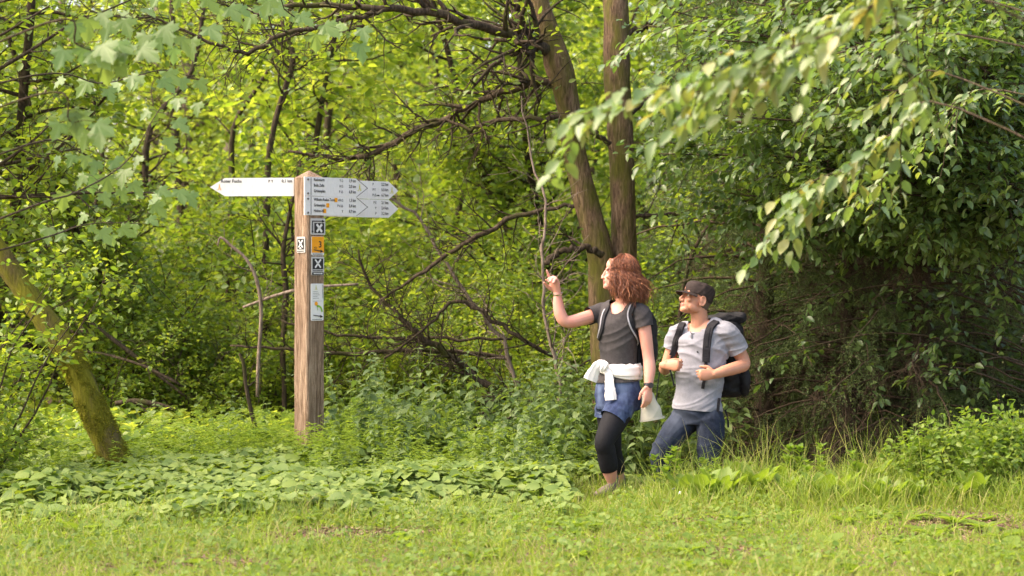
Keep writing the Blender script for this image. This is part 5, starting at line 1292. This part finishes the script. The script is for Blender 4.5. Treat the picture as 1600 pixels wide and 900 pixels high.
# keep the face free: cut faces in front
import bmesh
bm = bmesh.new(); bm.from_mesh(inner)
bad = [v for v in bm.verts if (lambda l: l[1] > .058 - .25 * max(0, -l[2]) + .3 * max(0, l[2] - .03) and l[2] < .075)(hd.loc(np.array(v.co)))]
bmesh.ops.delete(bm, geom=bad, context='VERTS'); bm.to_mesh(inner); bm.free()
hair = obj('hair', shift(inner, wo), woman)
mb = MB(); rg = np.random.default_rng(12)
for i in range(2700):
    th = rg.uniform(-2.35, 2.35); ph0 = rg.uniform(.05, 1.25); Rm = rg.uniform(.88, 1.06) if i % 9 else rg.uniform(1.1, 1.2); ln = rg.uniform(.09, .215) * (1 - .15 * (abs(th) > 1.7))
    fwd = -math.cos(th); dirv = np.array([math.sin(th), fwd, 0.])
    c0 = np.array([0, -.024, .03]); R3 = np.array([.094, .106, .1]) * Rm; n = 17; pts = []
    ph_amp, ph_off, tn = rg.uniform(.005, .016), rg.uniform(0, 6.28), rg.uniform(3.5, 7); kk = rg.normal(0, .018 if i % 12 else .045, 3)
    for u in np.linspace(0, 1, n):
        if u < .45: ph = ph0 + (1.62 - ph0) * u / .45; p = c0 + R3 * (dirv * math.sin(ph) + np.array([0, 0, 1]) * math.cos(ph))
        else:
            v = (u - .45) / .55; p = c0 + R3 * (dirv + np.array([0, 0, -.05])); p = p + np.array([0, 0, -ln * v]) + dirv * (.040 * math.sin(v * 2.2)) + np.array([0, -.03 * v, 0]) + kk * v
            if fwd > 0: p = p + np.array([0, -.035 * fwd * v, 0])
        a = tn * 2 * math.pi * u + ph_off; sd = np.cross(dirv, (0, 0, 1)); am = ph_amp * min(1, u * 3)
        pts.append(p + sd * math.cos(a) * am + dirv * math.sin(a) * am)
    pts = np.array(pts)
    if (pts[:, 1] > .062).sum() > 2 and fwd > .55: continue
    r = rg.uniform(.0007, .0019); V, Fc = tube_vf(np.array([hd.w(p) for p in pts]), np.concatenate([[r * .5], np.full(n - 2, r), [r * .25]]), 3); mb.add(V - wo, Fc)
for i in range(90):   # short curls round the hairline
    th = rg.uniform(-1.2, 1.2); p0 = np.array([.07 * math.sin(th), .055 + .03 * math.cos(th) - .01, .092 - .03 * abs(th)]); L = rg.uniform(.03, .07); pts = []
    sgn = 1 if th > 0 else -1; a0 = rg.uniform(0, 6.28)
    for u in np.linspace(0, 1, 12):
        pts.append(p0 + np.array([sgn * .03 * u, -.045 * u, .018 * math.sin(u * 2) - .05 * u * u]) + .007 * u * np.array([math.cos(a0 + 14 * u), math.sin(a0 + 14 * u), math.sin(9 * u)]))
    V, Fc = tube_vf(np.array([hd.w(p) for p in pts]), np.linspace(.003, .001, 12), 4); mb.add(V - wo, Fc)
o = obj('curls', mb.mesh('curls', M['hair'], True), hair); o['kind'] = 'stuff'
# tee
sl_R = limb([W(962, 486, .06), W(944, 487, .10), W(930, 491, .075), W(919, 494, .045)], [.058, .064, .064, .064], (0, -1, 0), 16, 20)
sl_L = limb([W(982, 486, -.05), W(1000, 488, -.10), W(1005, 500, -.108), W(1007, 511, -.112)], [.058, .062, .062, .062], (0, -1, 0), 16, 20)
tee_parts = [torso(.006, [(966, 606, 0, .172, .132), (966, 596, 0, .166, .127)] + tor[2:7] + [(974, 477, 0, .09, .058)], W, fw), sl_R, sl_L]
tee = fuse(tee_parts, .0065, M['tee_w'], 3, 'tee', folds(3, .013, 7, 11, None, .7)); 
hem(tee, W(920.5, 494, .045), W(919, 494, .045) - W(930, 491, .075), near(W(916, 495, .04), .14))
hem(tee, W(1006.5, 511, -.112), W(1007, 513, -.113) - W(1004, 500, -.106), lambda v: np.linalg.norm(v - W(1008, 522, -.112)) < .12 and np.dot(v - W(967, 512), lw) > .152)
def neckline(me, c, f, l, rl, rf, dn):
    """round neck opening"""
    bm = bmesh.new(); bm.from_mesh(me); bad = []
    for v in bm.verts:
        d = np.array(v.co) - c; fl = np.dot(d, f)
        if (np.dot(d, l) / rl) ** 2 + ((fl - .012) / rf) ** 2 < 1 and d[2] > -dn * (.35 + .65 * max(0, min(1, fl / rf + .3))): bad.append(v)
    bmesh.ops.delete(bm, geom=bad, context='VERTS'); bm.to_mesh(me); bm.free(); me.update()
neckline(tee, W(973, 477), fw, lw, .078, .095, .055)
hem(tee, W(966, 596), (0.05, 0, -1), lambda v: v[2] < W(966, 590)[2]); tee_b = bvh_of(tee)
obj('t_shirt', shift(tee, wo), woman)
# denim shorts, leggings
sh = [torso(.004, [(966, 640, 0, .163, .122), (966, 612, 0, .170, .127), (967, 590, 0, .146, .108)], W, fw, 16),
      limb([hipL, W(968, 640, -.10), W(958, 655, -.135)], [.098, .099, .097], (0, -1, 0), 18, 16), limb([hipR, W(951, 640, .08), W(950, 652, .085)], [.095, .096, .095], (0, -1, 0), 18, 16)]
me = fuse(sh, .0065, M['denim_s'], 2, 'shorts', folds(6, .006, 9, 16)); 
hem(me, W(958, 655, -.135), W(956, 659, -.14) - W(968, 640, -.10), near(W(952, 664, -.14), .16))
hem(me, W(950, 653, .085), (-.1, 0, -1), lambda v: v[2] < W(950, 648)[2] and v[1] > DW - .02); shorts_b = bvh_of(me); shorts = obj('denim_shorts', shift(me, wo), woman)
for pix in ([(934, 645), (945, 647), (958, 652), (971, 659)],):
    pts, nn = on_surface(shorts_b, pix, DW, 16, .001); V, Fc = ribbon_vf(pts - wo, nn, .004, .002); obj('stitching', py_mesh('stitching', V, Fc, plain_mat('pale_stitch', (.16, .2, .3), .8)), shorts)
for nm_, (pp, rr), upto in (('legging', legL, 5), ('legging', legR, 5)):
    a = np.hstack([np.array(pp), np.array(rr)[:, None]]); q = spline(a, 40)[4:34]; V, Fc = tube_vf(q[:, :3], q[:, 3] + .006, 20, (0, -1, 0)); obj('legging', py_mesh('legging', V - wo, Fc, M['legging'], True), woman)
for pp in (legL[0][-1], legR[0][-1]):
    me = fuse(shoe(pp, fw), .006, M['shoe'], 2, 'shoe'); obj('shoe', shift(me, wo), woman)
# light jacket knotted round the waist
rj = np.random.default_rng(4); jkm = MB()
def cloth_tube(pts, rad, nf=7, amp=.16, twist=1.5, sides=40, ref=(0, -1, 0), seed=0):
    """thin gathered cloth: a flattened open tube with crisp lengthwise pleats"""
    pts = np.asarray(pts, float); rad = np.asarray(rad, float); q = spline(np.hstack([pts, rad]), 34); V, Fc = tube_vf(q[:, :3], q[:, 3:], sides, ref, False)
    n = len(q); th = np.tile(np.linspace(0, 2 * math.pi, sides, endpoint=False), n); u = np.repeat(np.linspace(0, 1, n), sides); c = np.repeat(q[:, :3], sides, 0)
    w = 1 - np.abs(np.sin(nf * .5 * (th + twist * u) + 1.2 * vnoise(u * 5, th * 1.3, seed))) ** .7 * 2 * amp + .12 * (vnoise(u * 9, th * 1.6, seed + 2) - .5)
    return c + (V - c) * w[:, None], Fc
th = np.linspace(0, 2 * math.pi, 25); c = W(967, 577)
band = np.array([c + lw * math.cos(a) * .166 + fw * math.sin(a) * .132 + np.array([0, 0, -.012 * math.cos(a)]) for a in th])
jkm.add(*cloth_tube(band, [(.012, .042 + .022 * math.cos(a)) for a in th], 6, .18, 2.5, 40, (0, 0, 1), 1))
kn = W(943, 573, -.10)
jkm.add(*cloth_tube([kn + np.array([.028, -.03, .026]), kn + np.array([0, -.04, 0]), kn + np.array([-.022, -.03, -.03])], [(.02, .012), (.03, .02), (.02, .012)], 5, .2, 1.5, 30, (0, -1, 0), 2))
jkm.add(*cloth_tube([kn + np.array([.01, .01, .03]), W(935, 570, -.13), W(928, 581, -.135), W(922, 594, -.13)], [(.018, .016), (.036, .016), (.046, .014), (.055, .017)], 6, .14, .8, 40, (0, -1, 0), 3))
jkm.add(*cloth_tube([kn + np.array([.015, -.02, .0]), W(951, 586, -.135), W(953, 604, -.155), W(954.5, 625, -.165)], [(.016, .014), (.034, .015), (.040, .013), (.044, .016)], 6, .14, .8, 40, (0, -1, 0), 5))
me = jkm.mesh('jacket', M['jacket'], True); obj('tied_jacket', shift(me, wo), woman)
# watch and bracelet
wc = W(1013.5, 602, -.175); ax = nrm(W(1013, 606, -.18) - W(1014, 592, -.165))
V, Fc = ring_vf(wc, ax, .030, .030, .004, .02, (0, -1, 0)); wa = obj('watch', py_mesh('watch', V - wo, Fc, M['black_gloss']), woman)
fn = nrm(np.array([.35, -.93, .05])); V, Fc = tube_vf(np.array([wc + fn * .030 - wo, wc + fn * .041 - wo]), [.020, .019], 20); obj('dial', py_mesh('dial', V, Fc, M['black_gloss']), wa)
bc = W(871.3, 459, -.03); V, Fc = ring_vf(bc, nrm(hdv + np.array([0.15, 0, 0])), .031, .031, .004, .007, (0, -1, 0)); obj('bracelet', py_mesh('bracelet', V - wo, Fc, M['silver']), woman)

# woman's rucksack: worn, a thing of its own
bk = -fw; pc = W(970, 527, 0) + bk * .215
pr0 = pc - np.array([0, 0, .22])
pw = thing('backpack', 'slim black daypack with grey-edged straps on the back of the auburn-haired walker', 'backpack', tuple(pr0))
q = spline(np.array([list(pc + np.array([0, 0, z])) + [a, b] for z, a, b in ((-.21, .11, .05), (-.17, .14, .085), (-.02, .15, .095), (.10, .14, .085), (.17, .11, .06), (.2, .07, .035))]), 24)
me = fuse([tube_vf(q[:, :3], q[:, 3:], 24, fw)], .009, M['pack'], 3, 'pack_body', folds(2, .008, 12, 14)); obj('pack_body', shift(me, pr0), pw)
for pix in ([(956, 473), (949, 484), (944, 496), (942, 512), (937, 530)], [(989, 478), (984, 492), (986, 508), (992, 522), (998, 538)]):
    pts, nn = on_surface(tee_b, pix, DW, 20, .003); V, Fc = ribbon_vf(pts - pr0, nn, np.linspace(.05, .03, 20), .011); s_ = obj('shoulder_strap', py_mesh('shoulder_strap', V, Fc, M['strap'], False), pw)
    V, Fc = ribbon_vf(pts - pr0 + nn * .0105 + nrm(np.cross(np.gradient(pts, axis=0), nn)) * .012, nn, .011, .004); obj('grey_edge', py_mesh('grey_edge', V, Fc, M['piping']), s_)
pts, nn = on_surface(tee_b, [(998, 538), (998, 556), (1000, 578), (1003, 590)], DW, 12, .003); V, Fc = ribbon_vf(pts - pr0, nn, .016, .004); obj('webbing', py_mesh('webbing', V, Fc, M['strap']), pw)
# beige sun hat held in the lowered hand
hc = W(1018, 634, -.12); h0 = W(1018, 662, -.12)
axh = nrm(W(1012, 612, -.12) - W(1020, 660, -.12)); st = []
q = [(0, .090, .0), (.018, .095, .0), (.05, .088, 0), (.09, .076, 0), (.14, .061, 0), (.19, .045, 0), (.21, .02, 0)]
b0 = W(1019, 656, -.12)
V, Fc = tube_vf(np.array([b0 + axh * a for a, r, _ in q]), [(r * .82, r * .42) for a, r, _ in q], 28, (0, -1, 0))
hatt = thing('sun_hat', 'limp beige cloth sun hat dangling from the lowered hand', 'hat', tuple(h0))
me = fuse([(V, Fc)], .005, M['hat'], 1, 'crown', folds(41, .010, 30, 9, None, 1.4)); obj('crown', shift(me, h0), hatt)
V, Fc = ring_vf(b0 + axh * .006, axh, .098 * .82, .098 * .42, .007, .014, (0, -1, 0), 30); obj('brim_edge', py_mesh('brim_edge', V - h0, Fc, M['hat']), hatt)

# ============================ man
DMN = 14.8
Q = lambda px, py, dy=0.: P(px, py, DMN + dy)
fm = nrm(np.array([-.40, -.92, 0])); lm = nrm(np.array([.92, -.40, 0]))
mo = np.array([Q(1085, 600)[0], DMN, float(ground_z(Q(1085, 600)[0], DMN))])
man = thing('person', 'person in dark cap, heather grey tee and dark jeans gripping backpack straps', 'person', tuple(mo))
hm = Head(Q(1087, 467, 0), (-.90, -.36, .30), (.05, .05, 1), 1.08)
tm_ = [(1090, 662, 0, .165, .125), (1090, 642, 0, .172, .13), (1092, 610, 0, .165, .122), (1095, 575, 0, .174, .125), (1098, 545, 0, .19, .128), (1098, 526, 0, .19, .112), (1096, 514, .01, .16, .08), (1093, 504, .02, .08, .065)]
parts = [torso(-.014, tm_, Q, fm), limb([Q(1094, 512, .02), Q(1093, 498, .01), Q(1091, 482, .0)], [.07, .063, .062])]
smR, smL = Q(1060, 521, .08), Q(1137, 522, -.08)
parts += [limb([Q(1078, 517, .05), smR, Q(1051, 545, .10), Q(1041, 573, .10), Q(1039, 576, .04), Q(1040, 573, -.06), Q(1041, 570, -.12)], [.06, .062, .052, .045, .046, .042, .031], (0, -1, 0), 14, 40)]
parts += [limb([Q(1118, 517, -.05), smL, Q(1152, 545, -.04), Q(1163, 568, -.05), Q(1152, 574, -.12), Q(1132, 580, -.2), Q(1116, 585, -.245)], [.06, .063, .055, .046, .047, .042, .031], (0, -1, 0), 14, 44)]
parts += hand(Q(1040.5, 571, -.125), nrm(np.array([.62, -.55, .02])), nrm(np.array([-.55, -.8, .1])), -1, (1.05, 1.1, 1.15, 1.2), (.3, .6), 1.08)
parts += hand(Q(1117, 585, -.245), nrm(np.array([-.93, -.2, -.02])), nrm(np.array([-.15, -.97, .1])), 1, (.85, .95, 1.0, 1.05), (.75, .3), 1.08)
hmR, hmL = Q(1072, 655, .06), Q(1110, 657, -.06)
mlR = ([hmR, Q(1053, 677, -.05), Q(1033, 706, -.12), Q(1033, 728, -.10), Q(1035, 762, -.05), Q(1040, 800, .0)], [.1, .09, .066, .06, .056, .045])
mlL = ([hmL, Q(1109, 685, -.08), Q(1106, 716, -.1), Q(1106, 735, -.07), Q(1105, 765, .0), Q(1104, 800, .08)], [.1, .088, .066, .06, .058, .045])
parts += [limb(*mlR, n=30), limb(*mlL, n=30)] + hm.skin(True)
me = fuse(parts, .005, [M['skin_m'], M['lip']], 2, 'body'); M['lip_m'] = plain_mat('man_lips', (.42, .17, .13), .45); me.materials[1] = M['lip_m']; paint_lips(me, hm)
obj('body', shift(me, mo), man); face_bits(hm, man, mo, 'grey_hair')
# cropped hair under the cap
me = fuse([hm.ell((0, -.03, .01), (.0775, .085, .082)), hm.ell((0, -.045, -.03), (.066, .06, .06))], .006, M['grey_hair'], 2, 'short_hair'); obj('short_hair', shift(me, mo), man)
# cap: soft military crown, band and short peak
capp = thing('cap_tmp', 'x y z w', 'cap'); bpy.data.objects.remove(capp)
cr = []
prof = [(.030, .094, 1.0), (.052, .098, 1.0), (.075, .098, .99), (.10, .092, .97), (.116, .074, .9), (.123, .04, .8), (.125, .008, .7)]
pts = [hm.w((0, -.016 - .05 * max(0, z - .03) , z - .010)) for z, r, k in prof]
V, Fc = tube_vf(np.array(pts), [(r * .92 * hm.k, r * 1.10 * hm.k) for z, r, k in prof], 32, hm.f); cr.append((V, Fc))
cr.append(hm.ell((0, -.055, .022), (.083, .07, .05)))
cap_me = fuse(cr, .006, M['cap'], 2, 'cap', folds(4, .008, 26, 26)); capo = obj('cap', shift(cap_me, mo), man)
V, Fc = [], []
for i, a in enumerate(np.linspace(-1.15, 1.15, 15)):
    for j, ex in enumerate((0, .35, .7, 1)):
        r = .093 + ex * .058 * (math.cos(a * .95) ** .6 if math.cos(a * .95) > 0 else 0); V.append(hm.w((math.sin(a) * r * .86, -.014 + math.cos(a) * r * 1.09, 0.032 - .018 * ex - .012 * abs(a) ** 2 * .8)))
V = np.array(V); dn = hm.u * .006
Fc = []
for i in range(14):
    for j in range(3): Fc.append((i * 4 + j, i * 4 + j + 1, i * 4 + 5 + j, i * 4 + 4 + j))
n = len(V); F2 = [tuple(k + n for k in f[::-1]) for f in Fc]; rim = [(i * 4 + 3, i * 4 + 3 + n, i * 4 + 7 + n, i * 4 + 7) for i in range(14)] + [(k, k + n, k + 1 + n, k + 1) for k in range(3)] + [(56 + k + 1, 56 + k + 1 + n, 56 + k + n, 56 + k) for k in range(3)]
obj('peak', py_mesh('peak', np.vstack([V, V - dn]) - mo, Fc + F2 + rim, M['cap'], False), capo)
# tee
sl_R = limb([Q(1080, 516, .05), Q(1061, 520, .08), Q(1054, 533, .095), Q(1050, 546, .10)], [.066, .072, .07, .068], (0, -1, 0), 16, 20)
sl_L = limb([Q(1116, 516, -.05), Q(1136, 521, -.08), Q(1147, 536, -.06), Q(1155, 549, -.045)], [.066, .076, .075, .073], (0, -1, 0), 16, 20)
tee_parts = [torso(.008, [(1090, 650, 0, .178, .136), (1090, 638, 0, .176, .134)] + tm_[2:7] + [(1093, 508, .01, .092, .07)], Q, fm), sl_R, sl_L]
me = fuse(tee_parts, .0065, M['tee_m'], 3, 'tee', folds(13, .015, 13, 19, None, .4)); 
hem(me, Q(1050, 546, .10), Q(1049, 549, .10) - Q(1054, 533, .095), near(Q(1049, 556, .1), .12))
hem(me, Q(1154, 548, -.045), Q(1156, 551, -.043) - Q(1147, 536, -.06), near(Q(1160, 558, -.04), .13))
neckline(me, Q(1093, 507), fm, lm, .08, .095, .05)
hem(me, Q(1090, 640), (-.06, 0, -1), lambda v: v[2] < Q(1090, 630)[2]); teem_b = bvh_of(me); obj('t_shirt', shift(me, mo), man)
# jeans
jn = [torso(.004, [(1090, 662, 0, .165, .125), (1090, 642, 0, .172, .13), (1091, 630, 0, .165, .125)], Q, fm, 12)]
for pp, rr in (mlR, mlL): jn.append(limb(pp, [r + .009 for r in rr], (0, -1, 0), 18, 34))
me = fuse(jn, .0055, M['jean_m'], 2, 'jeans', folds(23, .013, 8, 13)); obj('jeans', shift(me, mo), man)
for pp in (mlR[0][-1], mlL[0][-1]): me = fuse(shoe(pp + np.array([0, 0, -.02]), fm), .007, M['shoe'], 2, 'shoe'); obj('shoe', shift(me, mo), man)
# necklace, ring, chest mark
pts, nn = on_surface(teem_b, [(1076, 505), (1077, 514), (1081, 522), (1088, 520), (1097, 512), (1103, 505)], DMN, 24, .004)
V, Fc = tube_vf(pts, [.0028] * 24, 5); nk = obj('necklace', py_mesh('necklace', V - mo, Fc, M['strap'], True), man)
pp, _ = on_surface(teem_b, [(1081, 523), (1081, 526), (1081, 529)], DMN, 4, .005); V, Fc = tube_vf(pp, [.005, .006, .006, .004], 6); obj('pendant', py_mesh('pendant', V - mo, Fc, M['screw']), nk)
pp, nn = on_surface(teem_b, [(1089, 549), (1090, 550), (1091, 551)], DMN, 4, .002); V, Fc = ribbon_vf(pp, nn, .010, .002); obj('chest_mark', py_mesh('chest_mark', V - mo, Fc, M['strap']), man)

# man's rucksack
bk = -fm; pc = Q(1102, 562, 0) + bk * .26 + lm * .05; pr0 = pc - np.array([0, 0, .3])
pm = thing('backpack', 'big black roll-top rucksack on the back of the walker in the cap', 'backpack', tuple(pr0))
q = spline(np.array([list(pc + np.array([0, 0, z])) + [a, b] for z, a, b in ((-.29, .12, .07), (-.25, .165, .11), (-.05, .175, .125), (.12, .17, .115), (.22, .15, .095), (.27, .12, .07))]), 24)
me = fuse([tube_vf(q[:, :3], q[:, 3:], 24, fm)], .009, M['pack'], 3, 'pack_body', folds(32, .014, 12, 16)); obj('pack_body', shift(me, pr0), pm)
rt0 = pc + np.array([0, 0, .265]); me = fuse([limb([rt0 - lm * .15 + np.array([0, 0, -.01]), rt0 + np.array([0, 0, .02]), rt0 + lm * .13 + np.array([0, 0, .035])], [(.05, .045), (.058, .05), (.05, .045)], (0, 0, 1), 16, 20), ell_vf(rt0 + lm * .15 + np.array([0, 0, .04]), (.03, .03, .045))], .008, M['pack'], 2, 'roll_top', folds(33, .014, 20, 24)); obj('roll_top', shift(me, pr0), pm)
me = fuse([ell_vf(pc + lm * .165 + np.array([0, 0, -.17]), (.05, .09, .11))], .009, M['pack'], 2, 'side_pocket', folds(35, .01, 20, 20)); obj('side_pocket', shift(me, pr0), pm)
for pix, w0, w1 in (([(1067, 506), (1063, 514), (1059, 526), (1055, 541), (1050, 556)], .055, .045), ([(1120, 504), (1110, 512), (1106, 526), (1104, 545), (1103, 566)], .062, .056)):
    pts, nn = on_surface(teem_b, pix, DMN, 22, .003); V, Fc = ribbon_vf(pts - pr0, nn, np.linspace(w0, w1, 22), .016); s_ = obj('shoulder_strap', py_mesh('shoulder_strap', V, Fc, M['strap']), pm)
    V, Fc = ribbon_vf(pts[6:16] - pr0 + nn[6:16] * .0162, nn[6:16], .02, .004); obj('webbing', py_mesh('webbing', V, Fc, M['pack']), s_)
for pix in ([(1103, 566), (1103, 580), (1100, 595), (1098, 607)], [(1050, 556), (1050, 566), (1054, 574), (1057, 580)]):
    pts, nn = on_surface(teem_b, pix, DMN, 12, .006); V, Fc = ribbon_vf(pts - pr0, nn, .024, .004); obj('webbing', py_mesh('webbing', V, Fc, M['strap']), pm)
for pl, w_ in (([(1047, 578, -.17), (1051, 592, -.16), (1053, 602, -.16)], .012), ([(1124, 622, -.12), (1122, 640, -.13), (1121, 662, -.13)], .02), ([(1133, 640, .05), (1137, 655, .05), (1138, 668, .05)], .014), ([(1031, 581, -.18), (1028, 600, -.17), (1025, 630, -.17)], .008)):
    pts = spline(np.array([Q(*p) for p in pl]), 10); V, Fc = ribbon_vf(pts - pr0, np.tile((0, -1., 0), (10, 1)), w_, .004); obj('hanging_strap', py_mesh('hanging_strap', V, Fc, M['strap']), pm)
